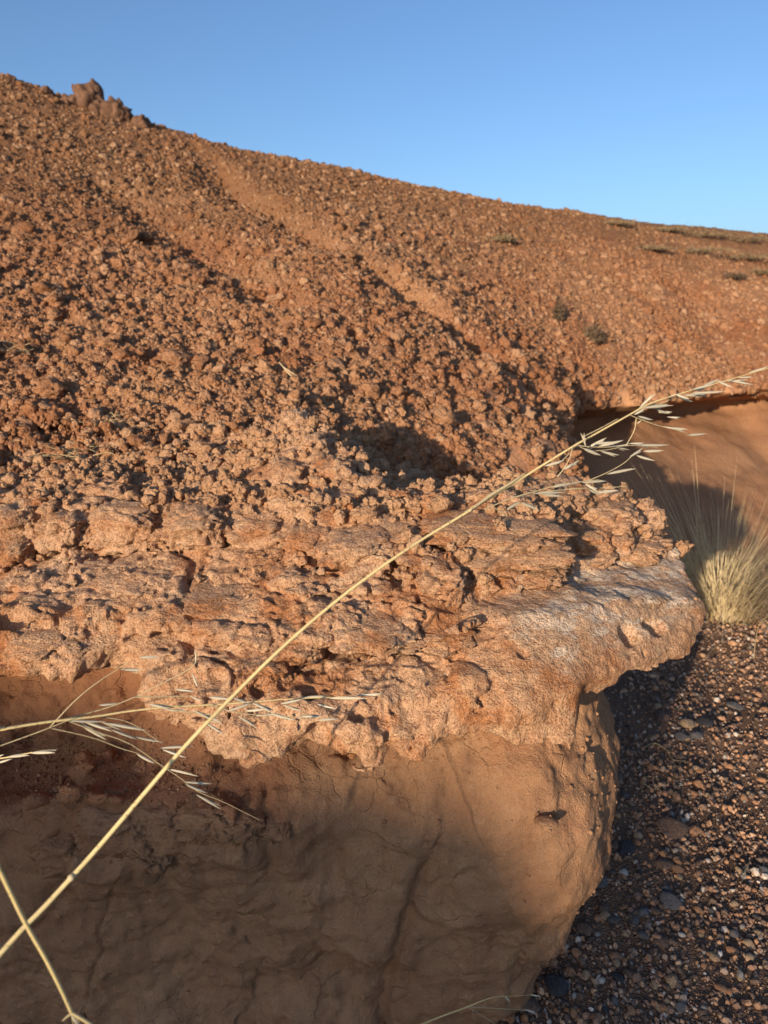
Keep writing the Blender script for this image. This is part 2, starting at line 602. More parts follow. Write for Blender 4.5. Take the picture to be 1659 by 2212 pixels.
PITS = [hole(1357, 1372, .0150, .002, .001), hole(1412, 1356, .0130, .002, .002, (1.5, 1, .9)), hole(1428, 1350, .007), hole(1390, 1413, .004), hole(160, 1392, .009), hole(82, 1418, .006),
        hole(298, 1392, .011, .004, 0, (1.4, 1, .8)), hole(285, 1365, .010, .004, 0, (1.8, 1, .6)), hole(468, 1462, .011, .004, 0, (1.2, 1, .8)), hole(400, 1420, .009),
        hole(655, 1455, .010, .004, 0, (1.5, 1, .8)), hole(615, 1475, .009), hole(672, 1490, .012, .004, 0, (.8, 1, 1.4)), hole(715, 1475, .010, .004, 0, (.8, 1, 1.5)), hole(705, 1418, .010),
        hole(800, 1478, .007), hole(745, 1460, .008), hole(780, 1440, .007), hole(850, 1450, .009), hole(560, 1490, .010), hole(520, 1510, .009), hole(400, 1500, .012, .004, 0, (1.2, 1, 1)),
        hole(770, 1548, .010, .004, 0, (.8, 1, 1.2)), hole(920, 1535, .010, .004, 0, (2.2, 1, .7)), hole(865, 1530, .007), hole(1060, 1330, .012, .004, 0, (1, 1, 1)), hole(1045, 1350, .010),
        hole(690, 1585, .014), hole(1130, 1412, .006), hole(1200, 1520, .004), hole(640, 1400, .010, .004, 0, (2.2, 1, .6)), hole(730, 1250, .008), hole(905, 1300, .006),
        hole(290, 1240, .012, .004, 0, (1.5, 1, 1)), hole(5, 1295, .016), hole(20, 1330, .014, .004, 0, (2, 1, .8)), hole(560, 1175, .010), hole(480, 1165, .014), hole(230, 1170, .014), hole(130, 1185, .012),
        hole(10, 1345, .018, .004, .005, (1.6, 1, .8))]


def slab_disp(P, m):
    x, y, z = P[:, 0], P[:, 1], P[:, 2]
    y5, y4, y6, z1 = at_x(n5, x, 1), at_x(n4, x, 1), at_x(n6, x, 1), at_x(n1, x, 2)
    y1 = at_x(n1, x, 1)
    top = sst(-0.01, 0.05, y - y5)                               # clod country behind the foot of the upper blocks
    pale = sst(0.06, 0.16, x) * (1 - sst(-0.03, 0.02, y - y5))   # smooth slab on the right
    low = sst(0.06, 0.02, z - z1) * (1 - pale * 0.5)             # smooth lower lip
    mid = sst(-.05, .02, x) * sst(.30, .25, x) * sst(-.015, .01, y - y5) * sst(.05, .0, y - y6) * sst(.645, .66, z)
    band = sst(-.33, -.24, x) * sst(.10, .02, x) * sst(.025, .05, z - z1) * sst(.665, .64, z) * sst(.02, -.01, y - y4)
    rough = (1 - 0.92 * pale) * (1 - 0.5 * low)
    far = sst(1.15, 1.35, y)
    # bedded layers: every thin bed has its own broken outline, so plates stand proud or set back
    zz = z + 0.010 * vnoise(P, 6, 4) + 0.0035 * vnoise(P, 28, 5) + 0.02 * x - .015 * (y - .7)
    lay = zz / 0.0155
    k = np.floor(lay)
    fr = lay - k

    def bed(kk):
        q = np.stack([x, y, kk * .0731], 1)
        return vnoise(q, 13, 61) + .55 * vnoise(q, 33, 62) + .3 * vnoise(q, 75, 63)
    e_ = sst(.86, 1.0, fr)
    strata = bed(k) * (1 - e_) + bed(k + 1) * e_
    f = strata * (.0105 * rough * (1 - .5 * top) + .0030 * pale + .0075 * mid)
    f = f + 0.010 * fbm(P, 8, 2, seed=9) * (1 - 0.6 * pale)
    # broken, creased rock
    b1, b2 = np.abs(vnoise(P, 19, 15)), np.abs(vnoise(P, 47, 16))
    rk = fbm(P, 36, 3, .8, seed=33)
    f = f + .0040 * rk * rough + .0013 * rk * (1 - rough)
    f = f - rough * (.009 * sst(.13, 0, b1) + .0045 * sst(.13, 0, b2)) * (1 - .4 * top)
    k1 = knob(P, 0.050, 7); k2 = knob(P, 0.021, 8)
    f = f + top * (0.022 * (k1 - 0.40) + 0.011 * (k2 - 0.4)) * (1 - 0.35 * far)
    fine = vnoise(P, 190, 12)
    f = f + (0.0007 + 0.0022 * rough) * fine
    # cracks
    cr = worley(P + 0.03 * np.stack([b1, b2, vnoise(P, 14, 23)], 1), 0.095, 9, WE)
    f = f - (0.004 + .006 * mid) * sst(0.06, 0.0, cr) * (1 - 0.5 * low) * (1 - .7 * pale)
    # crumbly pores, mostly in the soft band under the upper slab
    po = worley(P + .004 * fine[:, None], 0.017, 3)
    pm = sst(0.0, 0.5, vnoise(P, 13, 17) + .35 * band - .15) * (1 - pale) * (1 - top) * (1 - .7 * low)
    f = f - 0.010 * pm * sst(0.40, 0.2, po) * (.25 + .75 * band)
    # ragged lower rim
    f = f + low * (0.006 * vnoise(P * np.array([1, 1, .4]), 40, 31) + .0035 * vnoise(P * np.array([1, 1, .5]), 95, 32))
    return f


def slab_field(P, m):
    f = m - slab_disp(P, m).astype(np.float32)
    return holes(P, f, PITS)


CREASE = P3([(930, 1850, .69), (900, 1930, .70), (862, 2030, .715), (835, 2120, .735), (826, 2240, .75)])
CRACK2 = P3([(275, 1870, .665), (240, 1930, .69), (215, 2010, .71), (222, 2060, .715), (195, 2110, .72), (190, 2240, .75)])


def line_xz(P, line):
    d, t = seg_dist(P[:, 0], P[:, 2], [(q[0], q[2]) for q in line])
    return d, t


NOSE = (pt(1178, 1778, .650), (.016, .012, .006))


def wall_disp(P, m):
    x, y, z = P[:, 0], P[:, 1], P[:, 2]
    shelf = sst(.33, .37, z) * sst(.50, .44, z) * sst(-.06, -.13, x)
    right = sst(.02, .12, x)
    f = 0.020 * fbm(P, 6.5, 2, seed=40) + 0.0085 * fbm(P, 21, 3, .6, seed=43) * (1 - .35 * right)
    f = f + shelf * (0.014 * (knob(P, .045, 11) - .4) + .006 * (knob(P, .017, 12) - .4) + .006 * fbm(P, 30, 2, .7, seed=44))
    # vertical flutes on the upper right face, lumps near the lip
    up = sst(.34, .42, z) * sst(-.12, -.02, x)
    f = f + up * (0.020 * (knob(P, .06, 14) - .4) + .007 * (knob(P, .024, 15) - .4)) * (1 - .75 * right)
    f = f + 0.003 * vnoise(P * np.array([1, 1, .35]), 38, 45) * right
    f = f + 0.0015 * fbm(P, 60, 3, .85, seed=47) + .004 * np.minimum(fbm(P * np.array([1, 1, .55]), 16, 3, .6, seed=48), .25)
    f = f - .004 * sst(.10, 0, np.abs(vnoise(P * np.array([1, 1, .5]), 11, 49)))
    d, t = line_xz(P, CREASE)
    f = f - 0.016 * np.exp(-(np.maximum(-d, 0) / .006) ** 2 - (np.maximum(d, 0) / .012) ** 2) * sst(0, .15, t) + .008 * np.exp(-((d + -.03) / .03) ** 2)
    d, t = line_xz(P, CRACK2)
    d = d + .004 * vnoise(P, 60, 3)
    f = f - 0.004 * np.exp(-(d / .0022) ** 2)
    cr = worley(P + 0.03 * np.stack([vnoise(P, 12, 51), vnoise(P, 12, 52), vnoise(P, 12, 53)], 1), 0.13, 4, WE)
    f = f - 0.003 * sst(.02, 0, cr) * sst(0, .4, vnoise(P, 8, 55))
    return f


def wall_field(P, m):
    f = m - wall_disp(P, m).astype(np.float32)
    c, r = NOSE
    d = (np.sqrt(((P - c) ** 2 / np.array(r) ** 2).sum(1)) - 1) * min(r)
    f = np.where(d < .05, smin(f, d.astype(np.float32), .010), f)
    return holes(P, f, [(pt(768, 1962, .70), (.005, .006, .005), .002), (pt(505, 2005, .70), (.006, .006, .006), .002), (pt(1145, 1790, .652), (.004, .006, .012), .004),
                        (pt(880, 1600, .71), (.03, .03, .012), .01), (pt(720, 1880, .70), (.010, .012, .022), .012), (pt(100, 1660, .79), (.08, .05, .02), .02)])

# ------------------------------------------------------------------ materials
class Mat:
    def __init__(s, name, rough=0.9, spec=0.15):
        s.m = bpy.data.materials.new(name)
        s.m.use_nodes = True
        s.nt = s.m.node_tree
        s.b = s.nt.nodes['Principled BSDF']
        s.b.inputs['Roughness'].default_value = rough
        s.b.inputs['Specular IOR Level'].default_value = spec
        s.geo = None

    def n(s, t, **kw):
        x = s.nt.nodes.new(t)
        for k, v in kw.items():
            if k in x.inputs.keys():
                x.inputs[k].default_value = v
            else:
                setattr(x, k, v)
        return x

    def l(s, a_, b_):
        s.nt.links.new(a_, b_)

    def pos(s, obj=False):
        if obj:
            return s.n('ShaderNodeTexCoord').outputs['Object']
        return s.n('ShaderNodeNewGeometry').outputs['Position']

    def noise(s, vec, scale, detail=3, rough=0.55, dist=0.0):
        x = s.n('ShaderNodeTexNoise')
        x.inputs['Scale'].default_value = scale
        x.inputs['Detail'].default_value = detail
        x.inputs['Roughness'].default_value = rough
        x.inputs['Distortion'].default_value = dist
        s.l(vec, x.inputs['Vector'])
        return x.outputs['Fac']

    def voro(s, vec, scale, feature='F1', rnd=1.0):
        x = s.n('ShaderNodeTexVoronoi')
        x.feature = feature
        x.inputs['Scale'].default_value = scale
        x.inputs['Randomness'].default_value = rnd
        s.l(vec, x.inputs['Vector'])
        return x

    def ramp(s, fac, stops):
        x = s.n('ShaderNodeValToRGB')
        el = x.color_ramp.elements
        while len(el) < len(stops):
            el.new(0.5)
        for e_, (p, c) in zip(el, stops):
            e_.position = p
            e_.color = (c, c, c, 1) if not hasattr(c, '__len__') else (*c, 1)
        s.l(fac, x.inputs[0])
        return x.outputs[0]

    def mix(s, fac, a_, b_, mode='MIX'):
        x = s.n('ShaderNodeMix')
        x.data_type = 'RGBA'
        x.blend_type = mode
        for sock, v in ((x.inputs[0], fac), (x.inputs[6], a_), (x.inputs[7], b_)):
            if hasattr(v, 'is_output'):
                s.l(v, sock)
            elif hasattr(v, '__len__'):
                sock.default_value = (*v, 1)
            else:
                sock.default_value = v
        return x.outputs[2]

    def math(s, op, a_, b_=0.0):
        x = s.n('ShaderNodeMath')
        x.operation = op
        for sock, v in ((x.inputs[0], a_), (x.inputs[1], b_)):
            if hasattr(v, 'is_output'):
                s.l(v, sock)
            else:
                sock.default_value = v
        return x.outputs[0]

    def attr(s, name):
        x = s.n('ShaderNodeAttribute')
        x.attribute_name = name
        return x.outputs['Fac']

    def col(s, c):
        if hasattr(c, 'is_output'):
            s.l(c, s.b.inputs['Base Color'])
        else:
            s.b.inputs['Base Color'].default_value = (*c, 1)

    def bump(s, h, dist, strength=1.0, prev=None):
        x = s.n('ShaderNodeBump')
        x.inputs['Distance'].default_value = dist
        x.inputs['Strength'].default_value = strength
        s.l(h, x.inputs['Height'])
        if prev is not None:
            s.l(prev, x.inputs['Normal'])
        s.l(x.outputs[0], s.b.inputs['Normal'])
        return x.outputs[0]


def mat_crust():
    m = Mat('crust_rock', .92, .12)
    p = m.pos()
    big = m.noise(p, 7, 3)
    mid = m.noise(p, 38, 4, .6)
    fine = m.noise(p, 420, 3, .65)
    c = m.mix(m.ramp(big, [(.35, 0), (.65, 1)]), (.42, .22, .112), (.55, .325, .188))
    c = m.mix(m.ramp(mid, [(.45, 0), (.72, .75)]), c, (.60, .39, .228))
    c = m.mix(m.ramp(m.noise(p, 16, 3), [(.50, 0), (.62, .8)]), c, (.40, .155, .055))
    c = m.mix(m.math('MULTIPLY', m.attr('pale'), .75), c, (.55, .37, .235))
    # pale bleached crust, laid on in wandering flakes along the bedding
    st = m.n('ShaderNodeMapping')
    st.inputs['Scale'].default_value = (.55, 1, 3.2)
    m.l(p, st.inputs['Vector'])
    fl = m.noise(st.outputs[0], 26, 5, .6, .6)
    pm = m.math('MULTIPLY', m.attr('pale'), m.ramp(fl, [(.49, .0), (.55, .95)]))
    c = m.mix(pm, c, (.68, .55, .41))
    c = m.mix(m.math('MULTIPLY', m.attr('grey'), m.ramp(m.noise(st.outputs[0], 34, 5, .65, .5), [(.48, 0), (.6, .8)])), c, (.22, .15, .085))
    # sand grains and small dark pores
    g2 = m.noise(p, 150, 4, .7)
    c = m.mix(m.ramp(g2, [(.36, .55), (.5, 0)]), c, (.20, .085, .036))
    c = m.mix(m.ramp(fine, [(.36, .6), (.5, 0)]), c, (.17, .075, .035))
    c = m.mix(m.ramp(fine, [(.56, 0), (.72, .6)]), c, (.66, .45, .29))
    v = m.voro(p, 330)
    pore = m.ramp(v.outputs['Distance'], [(.10, 1), (.22, 0)])
    pore = m.math('MULTIPLY', pore, m.ramp(m.noise(p, 60, 2), [(.46, 0), (.56, 1)]))
    c = m.mix(m.math('MULTIPLY', pore, .8), c, (.09, .04, .02))
    m.col(c)
    h = m.math('ADD', m.math('MULTIPLY', fine, .6), m.math('MULTIPLY', g2, 1.3))
    h = m.math('SUBTRACT', h, m.math('MULTIPLY', pore, .6))
    m.bump(h, .0042, 1.0)
    return m.m


def mat_wall():
    m = Mat('bank_earth', .95, .08)
    p = m.pos()
    big = m.noise(p, 5, 3, .5, .3)
    mid = m.noise(p, 26, 4, .6)
    fine = m.noise(p, 520, 3, .6)
    c = m.mix(m.ramp(big, [(.35, 0), (.65, 1)]), (.34, .180, .093), (.43, .243, .129))
    c = m.mix(m.ramp(mid, [(.48, 0), (.7, .5)]), c, (.34, .155, .078))
    mp = m.n('ShaderNodeMapping'); mp.inputs['Scale'].default_value = (1, 1, .22)
    m.l(p, mp.inputs['Vector'])
    c = m.mix(m.ramp(m.noise(mp.outputs[0], 24, 5, .65, .4), [(.5, 0), (.66, .55)]), c, (.235, .125, .07))
    c = m.mix(m.ramp(m.noise(p, 60, 5, .7), [(.56, 0), (.68, .5)]), c, (.47, .29, .17))
    c = m.mix(m.attr('crumb'), c, (.34, .16, .08))
    c = m.mix(m.ramp(fine, [(.34, .35), (.48, 0)]), c, (.15, .07, .035))
    c = m.mix(m.ramp(fine, [(.6, 0), (.75, .3)]), c, (.55, .38, .24))
    m.col(c)
    h = m.math('ADD', m.math('MULTIPLY', fine, .4), m.math('MULTIPLY', m.noise(p, 110, 5, .7), 1.0))
    ck = m.voro(m.n('ShaderNodeMapping').outputs[0], 1, 'DISTANCE_TO_EDGE')
    # hairline cracks
    q = m.n('ShaderNodeVectorMath'); q.operation = 'ADD'
    nz = m.n('ShaderNodeTexNoise'); nz.inputs['Scale'].default_value = 22; nz.inputs['Detail'].default_value = 3
    m.l(p, nz.inputs['Vector'])
    sc = m.n('ShaderNodeVectorMath'); sc.operation = 'SCALE'; sc.inputs['Scale'].default_value = .05
    m.l(nz.outputs['Color'], sc.inputs[0])
    m.l(p, q.inputs[0]); m.l(sc.outputs[0], q.inputs[1])
    m.l(q.outputs[0], ck.inputs['Vector']); ck.inputs['Scale'].default_value = 13
    crack = m.ramp(ck.outputs['Distance'], [(.0, 1), (.02, 0)])
    crack = m.math('MULTIPLY', crack, m.ramp(m.noise(p, 9, 2), [(.5, 0), (.6, 1)]))
    h = m.math('SUBTRACT', h, m.math('MULTIPLY', crack, .35))
    m.bump(h, .0042, 1.0)
    return m.m


def hill_colour(m, p):
    big = m.noise(p, 1.1, 4, .55)
    mid = m.noise(p, 7, 4, .6)
    fine = m.noise(p, 150, 4, .65)
    c = m.mix(m.ramp(big, [(.38, 0), (.62, 1)]), (.34, .152, .074), (.44, .228, .118))
    c = m.mix(m.ramp(mid, [(.45, 0), (.7, .8)]), c, (.45, .245, .125))
    c = m.mix(m.ramp(m.noise(p, 3.2, 3), [(.52, 0), (.68, .6)]), c, (.345, .135, .056))
    # darker, duller soil with a thin plant cover towards the crest
    sep = m.n('ShaderNodeSeparateXYZ')
    m.l(p, sep.inputs[0])
    hz = m.math('ADD', sep.outputs[2], m.math('MULTIPLY', m.noise(p, 2.4, 4, .65), .9))
    c = m.mix(m.ramp(m.math('MULTIPLY', hz, .4), [(.60, 0), (.78, .75)]), c, (.235, .125, .062))
    c = m.mix(m.ramp(fine, [(.36, .5), (.5, 0)]), c, (.15, .06, .028))
    c = m.mix(m.ramp(fine, [(.58, 0), (.75, .5)]), c, (.58, .37, .225))
    return c, fine


def mat_hill():
    m = Mat('hill_soil', .95, .08)
    p = m.pos()
    c, fine = hill_colour(m, p)
    m.col(c)
    h = m.math('ADD', fine, m.math('MULTIPLY', m.noise(p, 60, 3), 1.0))
    m.bump(h, .012, 1.0)
    return m.m


def mat_clod(name='clod_soil', light=0.0):
    m = Mat(name, .95, .08)
    p = m.pos()
    c, fine = hill_colour(m, p)
    oi = m.n('ShaderNodeObjectInfo').outputs['Random']
    c = m.mix(m.ramp(oi, [(0, .55), (.35, 0)]), c, (.24, .10, .045))
    c = m.mix(m.ramp(oi, [(.6, 0), (1, .55)]), c, (.56, .35, .21))
    if light:
        c = m.mix(light, c, (.54, .335, .19))
    m.col(c)
    h = m.math('ADD', fine, m.math('MULTIPLY', m.noise(p, 70, 3), 1.0))
    m.bump(h, .010, 1.0)
    return m.m


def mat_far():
    m = Mat('shaded_far_bank_earth', .95, .08)
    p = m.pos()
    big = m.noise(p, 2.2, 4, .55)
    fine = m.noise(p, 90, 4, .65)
    c = m.mix(m.ramp(big, [(.38, 0), (.62, 1)]), (.28, .14, .072), (.35, .19, .10))  # darker than the near wall: the alcove's shade is in the colour
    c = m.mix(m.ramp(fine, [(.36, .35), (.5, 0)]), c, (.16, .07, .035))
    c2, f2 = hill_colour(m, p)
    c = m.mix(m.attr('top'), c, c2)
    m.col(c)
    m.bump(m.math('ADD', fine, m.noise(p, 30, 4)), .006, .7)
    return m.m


def mat_floor():
    m = Mat('gully_floor_soil', .95, .1)
    p = m.pos()
    big = m.noise(p, 3.5, 4, .6)
    fine = m.noise(p, 260, 4, .7)
    c = m.mix(m.ramp(big, [(.35, 0), (.65, 1)]), (.16, .097, .064), (.26, .158, .10))
    c = m.mix(m.ramp(fine, [(.55, 0), (.7, .7)]), c, (.25, .15, .095))
    c = m.mix(m.ramp(m.noise(p, 12, 3), [(.55, 0), (.7, .6)]), c, (.23, .125, .07))
    m.col(c)
    v = m.voro(p, 300)
    m.bump(m.math('ADD', fine, m.math('MULTIPLY', v.outputs['Distance'], -1.2)), .004, 1.0)
    return m.m


def mat_gravel():
    m = Mat('gravel_stone', .8, .25)
    oi = m.n('ShaderNodeObjectInfo').outputs['Random']
    c = m.ramp(oi, [(0, (.11, .078, .060)), (.2, (.17, .115, .083)), (.36, (.25, .155, .105)), (.5, (.33, .19, .12)), (.62, (.42, .22, .12)), (.74, (.50, .29, .165)), (.86, (.58, .38, .245)), (.94, (.21, .20, .19)), (.985, (.62, .52, .42)), (1, (.70, .62, .54))])
    p = m.pos()
    f = m.noise(p, 500, 3, .6)
    c = m.mix(m.ramp(f, [(.35, .4), (.5, 0)]), c, (.06, .04, .03))
    m.col(c)
    m.bump(f, .001, .6)
    return m.m


def mat_stone(name, col_, var=.5):
    m = Mat(name, .8, .25)
    p = m.pos(True)
    f = m.noise(p, 3.0, 5, .65)
    d = tuple(v * var for v in col_)
    c = m.mix(m.ramp(f, [(.35, 1), (.6, 0)]), col_, d)
    m.col(c)
    m.bump(m.noise(p, 9, 4, .65), .05, .5)
    return m.m


def mat_straw(name, a_, b_, rough=.55):
    m = Mat(name, rough, .35)
    p = m.pos(True)
    oi = m.n('ShaderNodeObjectInfo').outputs['Random']
    f = m.noise(p, 90, 3)
    c = m.mix(f, a_, b_)
    c = m.mix(m.math('MULTIPLY', oi, .35), c, tuple(v * .6 for v in a_))
    c = m.mix(m.ramp(m.noise(p, 28, 4, .6), [(.48, 0), (.66, .6)]), c, tuple(v * .62 for v in b_))
    spot = m.ramp(m.noise(p, 420, 2), [(.60, 0), (.7, .7)])
    c = m.mix(spot, c, (.16, .10, .05))
    m.col(c)
    return m.m

SHADE_TOP = [.36, .46, .46, .45, .425, .11, .0, .0]  # heights on the wall where the added bank's shade ends

M = {'crust': mat_crust(), 'wall': mat_wall(), 'hill': mat_hill(), 'clod': mat_clod(), 'clod2': mat_clod('ledge_clod_soil', .5), 'far': mat_far(), 'floor': mat_floor(), 'gravel': mat_gravel()}

# ------------------------------------------------------------------ setting
HN = 0.0027
P, Q = mesh_field(slab_macro, slab_field, (-.86, .585, .47), (.50, 1.44, .98), HN, .035)
hid = (P[:, 1] > .93) & (P[:, 2] < np.interp(P[:, 0], n1[:, 0], n1[:, 2]) + .06) & (P[:, 0] < .22)   # buried in the bank
Q = Q[~hid[Q].any(1)]
me = mesh_np('rock_ledge', P, Q)
LP = P
x, y, z = P.T
y5, z1 = at_x(n5, x, 1), at_x(n1, x, 2)
pale = sst(.10, .22, x) * sst(.012, -.012, y - y5) * sst(.035, .055, z - z1 - .25 * np.clip(.30 - x, 0, 1)) + .8 * sst(.30, .38, x) * sst(.03, -.0, y - .96) * sst(.625, .64, z) * .7
pale = np.maximum(pale * .9, .10 * sst(.0, .4, vnoise(P, 9, 71)) * sst(0.06, .0, y - y5))
attr(me, 'pale', np.clip(pale, 0, 1))
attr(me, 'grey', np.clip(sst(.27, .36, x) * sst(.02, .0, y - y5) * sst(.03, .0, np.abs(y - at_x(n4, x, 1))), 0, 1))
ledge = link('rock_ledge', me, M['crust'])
tag(ledge, 'large orange crusted rock ledge with knobbly layered top overhanging the smooth earth wall', 'rock ledge')
print('ledge', len(P), time.time() - T0)
LEDGE_BVH = None

P, Q = mesh_field(wall_macro, wall_field, (-.86, .60, -.06), (.42, 1.02, .585), .0031, .035)
me = mesh_np('bank_wall', P, Q)
attr(me, 'crumb', np.clip(sst(.36, .41, P[:, 2]) * sst(-.08, -.14, P[:, 0]), 0, 1))
wall = link('bank_wall', me, M['wall'])
tag(wall, kind='structure')
print('wall', len(P), time.time() - T0)

# hill: rings round the viewer's foot so that near ground is finer
NA, NR = 660, 540
az = np.linspace(R(-62), R(58), NA)
rr = 0.98 * (8.0 / 0.98) ** np.linspace(0, 1, NR)
A_, R_ = np.meshgrid(az, rr, indexing='ij')
gx, gy = (R_ * np.sin(A_)).ravel(), (R_ * np.cos(A_)).ravel()
gz = hill(gx, gy)
Ph = np.c_[gx, gy, gz]
ed, _ = seg_dist(gx, gy, EDGE)
nz = par(ground_noise, Ph)
gz = gz + nz
gz = gz - 0.07 * sst(1.34, 1.20, gy) * sst(.75, .5, gx)       # under the ledge's own crust
inn = sst(.10, -.02, -ed - 0.06)                               # beyond the edge: drop under the bank
gz = np.where(ed > -.16, gz - 0.06 * sst(-.16, -.06, ed), gz)
Ph = np.c_[gx, gy, gz]
ii = np.arange(NA * NR).reshape(NA, NR)
Qh = np.stack([ii[:-1, :-1], ii[1:, :-1], ii[1:, 1:], ii[:-1, 1:]], -1).reshape(-1, 4)[:, ::-1]
ok = (ed < -.05) & ~((gx > .22) & (gy < 1.24))
Qh = Qh[ok[Qh].all(1)]
me = mesh_np('hillside', Ph, Qh)
hillside = link('hillside', me, M['hill'])
tag(hillside, kind='structure')
print('hill', len(Ph), time.time() - T0)


# far bank round the alcove: crust lip, undercut, earth apron
def far_macro(xs, ys, zs):
    gx_, gy_ = np.meshgrid(xs, ys, indexing='ij')
    T = hill(gx_, gy_)
    d, t = seg_dist(gx_, gy_, EDGE)
    far = sst(.30, .42, t)
    top = zs[None, None, :] - T[..., None] - .004 + (.10 * sst(-.22, -.40, d))[..., None]
    zl = np.minimum(T, .72)[..., None]
    u_ = zs[None, None, :] - .56
    # how far the face stands back (+) or forward (-) of the edge at each height
    back = np.interp(zs, [-.1, 0, .06, .16, .28, .38, .46, .525, .56, .60, .8], [-.55, -.42, -.33, -.20, -.02, .14, .25, .27, .03, -.015, .03])
    back2 = np.interp(zs, [-.1, 0, .2, .45, .52, .6, .8], [.10, .10, .12, .12, .06, .0, .02])
    bk = back[None, None, :] * far[..., None] + back2[None, None, :] * (1 - far[..., None])
    side = d[..., None] + bk
    return np.maximum(smax(top * .93, side * .85, .03), -top - .5 + .0 * top)


def far_field(P, m):
    z = P[:, 2]
    crust = sst(.46, .53, z)
    f = 0.035 * fbm(P, 3.2, 3, seed=60) * (1 - .6 * crust) + .03 * vnoise(P, 2.2, 66)
    f = f + crust * (ground_noise(P) * .9 + .02 * vnoise(P * np.array([1, 1, .3]), 12, 61))
    f = f + (1 - crust) * .008 * fbm(P, 14, 2, seed=63)
    return m - f.astype(np.float32)


P, Q = mesh_field(far_macro, far_field, (.20, 1.20, -.08), (4.6, 4.1, .95), .015, .09)
d, t = seg_dist(P[:, 0], P[:, 1], EDGE)
me = mesh_np('alcove_bank', P, Q)
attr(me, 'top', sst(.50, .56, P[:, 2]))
FP = P
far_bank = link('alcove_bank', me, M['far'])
tag(far_bank, kind='structure')
print('far', len(P), time.time() - T0)

# gully floor
xs = np.concatenate([np.linspace(-6, -.4, 40)[:-1], np.linspace(-.4, 2.6, 300), np.linspace(2.6, 9, 40)[1:]])
ys = np.concatenate([np.linspace(-8, .35, 50)[:-1], np.linspace(.35, 3.4, 300), np.linspace(3.4, 9, 30)[1:]])
gx, gy = [g.ravel() for g in np.meshgrid(xs, ys, indexing='ij')]


def floor_z(gx, gy):
    p = np.c_[gx, gy, 0 * gx]
    return .014 * fbm(p, 1.6, 3, seed=80) + .004 * fbm(p, 11, 3, seed=82) + .05 * sst(.9, .3, gx) * sst(.9, 1.3, gy)


gz = floor_z(gx, gy)
ii = np.arange(len(gx)).reshape(len(xs), len(ys))
Qf = np.stack([ii[:-1, :-1], ii[1:, :-1], ii[1:, 1:], ii[:-1, 1:]], -1).reshape(-1, 4)
me = mesh_np('gully_floor', np.c_[gx, gy, gz], Qf)
floor = link('gully_floor', me, M['floor'])
tag(floor, kind='structure')

# wide ground to the horizon
me = mesh_np('plain', np.array([(-900, -900, -.12), (900, -900, -.12), (900, 900, -.12), (-900, 900, -.12)], float), np.array([[0, 1, 2, 3]]))
plain = link('plain', me, M['hill'])
tag(plain, kind='structure')

# unseen bank added behind the viewer's left shoulder to shade the wall's foot
LS, LC = math.sin(R(SUN_AZ)), math.cos(R(SUN_AZ))
ss = np.linspace(-17, -9.0, 100)        # along the light
qs = np.linspace(-12, 12, 260)         # across it
gs, gq = [g.ravel() for g in np.meshgrid(ss, qs, indexing='ij')]
# plan position: s along the light (from the wall), q across
gx, gy = .0 + gs * LS + (gq + .573) * LC, .70 + gs * LC - (gq + .573) * LS
p = np.c_[gx, gy, 0 * gx]
# what it must reach so that its shadow ends on the wall at height zb: zb + 12 m of falling light
TE = math.tan(R(SUN_ELEV))
ht = np.interp(gq, [-12, -1.4, -1.1, -.85, -.42, -.27, 0, 12], SHADE_TOP) + 12.0 * TE
gz = -.2 + (ht + .2) * sst(-9.2, -12.0, gs) + .05 * fbm(p, .8, 3, seed=90) + .05 * (knob(p, .3, 3) - .4)
gz = np.where(gs < -12, gz - .02 * (-12 - gs), gz)
xs, ys = ss, qs
ii = np.arange(len(gx)).reshape(len(xs), len(ys))
Qf = np.stack([ii[:-1, :-1], ii[1:, :-1], ii[1:, 1:], ii[:-1, 1:]], -1).reshape(-1, 4)[:, ::-1]
me = mesh_np('shade_bank', np.c_[gx, gy, gz], Qf)
shade_ob = link('shade_bank', me, M['hill'])
tag(shade_ob, kind='structure')
print('setting', time.time() - T0)


# ------------------------------------------------------------------ rock pieces
def ico(sub):
    bm = bmesh.new()
    bmesh.ops.create_icosphere(bm, subdivisions=sub, radius=1.0)
    v = np.array([q.co[:] for q in bm.verts])
    f = np.array([[w.index for w in q.verts] for q in bm.faces])
    bm.free()
    return v, f


ICO = {k: ico(k) for k in (2, 3, 4, 5)}


def rock_mesh(name, sub, seed, flat=1.0, lump=.30, rough=.12, bed=0.0, cut=0.0):
    """a stone of about unit radius: lumpy, creased, optionally bedded or with chipped flats"""
    v, f = ICO[sub]
    r_ = np.random.default_rng(seed)
    s = r_.random() * 50
    d = 1 + lump * fbm(v, 1.1, 2, seed=s) + rough * fbm(v, 3.3, 3, .6, seed=s + 5)
    if sub >= 3:
        d = d + lump * .5 * (knob(v, .75, s) - .45)
    p = v * d[:, None]
    for _ in range(int(cut)):
        nrm = r_.normal(size=3); nrm /= np.linalg.norm(nrm)
        h = .55 + .3 * r_.random()
        e_ = p @ nrm - h
        p = p - np.maximum(e_, 0)[:, None] * nrm * .85
    if bed:
        st = np.sin(p[:, 2] * 9 + 2 * vnoise(p, 1.5, s))
        p[:, :2] *= (1 + bed * np.sign(st) * np.abs(st) ** .5)[:, None]
    p[:, 2] *= flat
    return mesh_np(name, p, f, smooth=sub >= 3)


def hit(o, u, v):
    """where the ray of a pixel meets an object"""
    ok_, loc, nor, _ = o.ray_cast(Vector(CAM), Vector(ray(u, v)))
    return (np.array(loc), np.array(nor)) if ok_ else None


def axis_depth(p):
    return p[1] * CP + (1 - p[2]) * SP


bpy.context.view_layer.update()

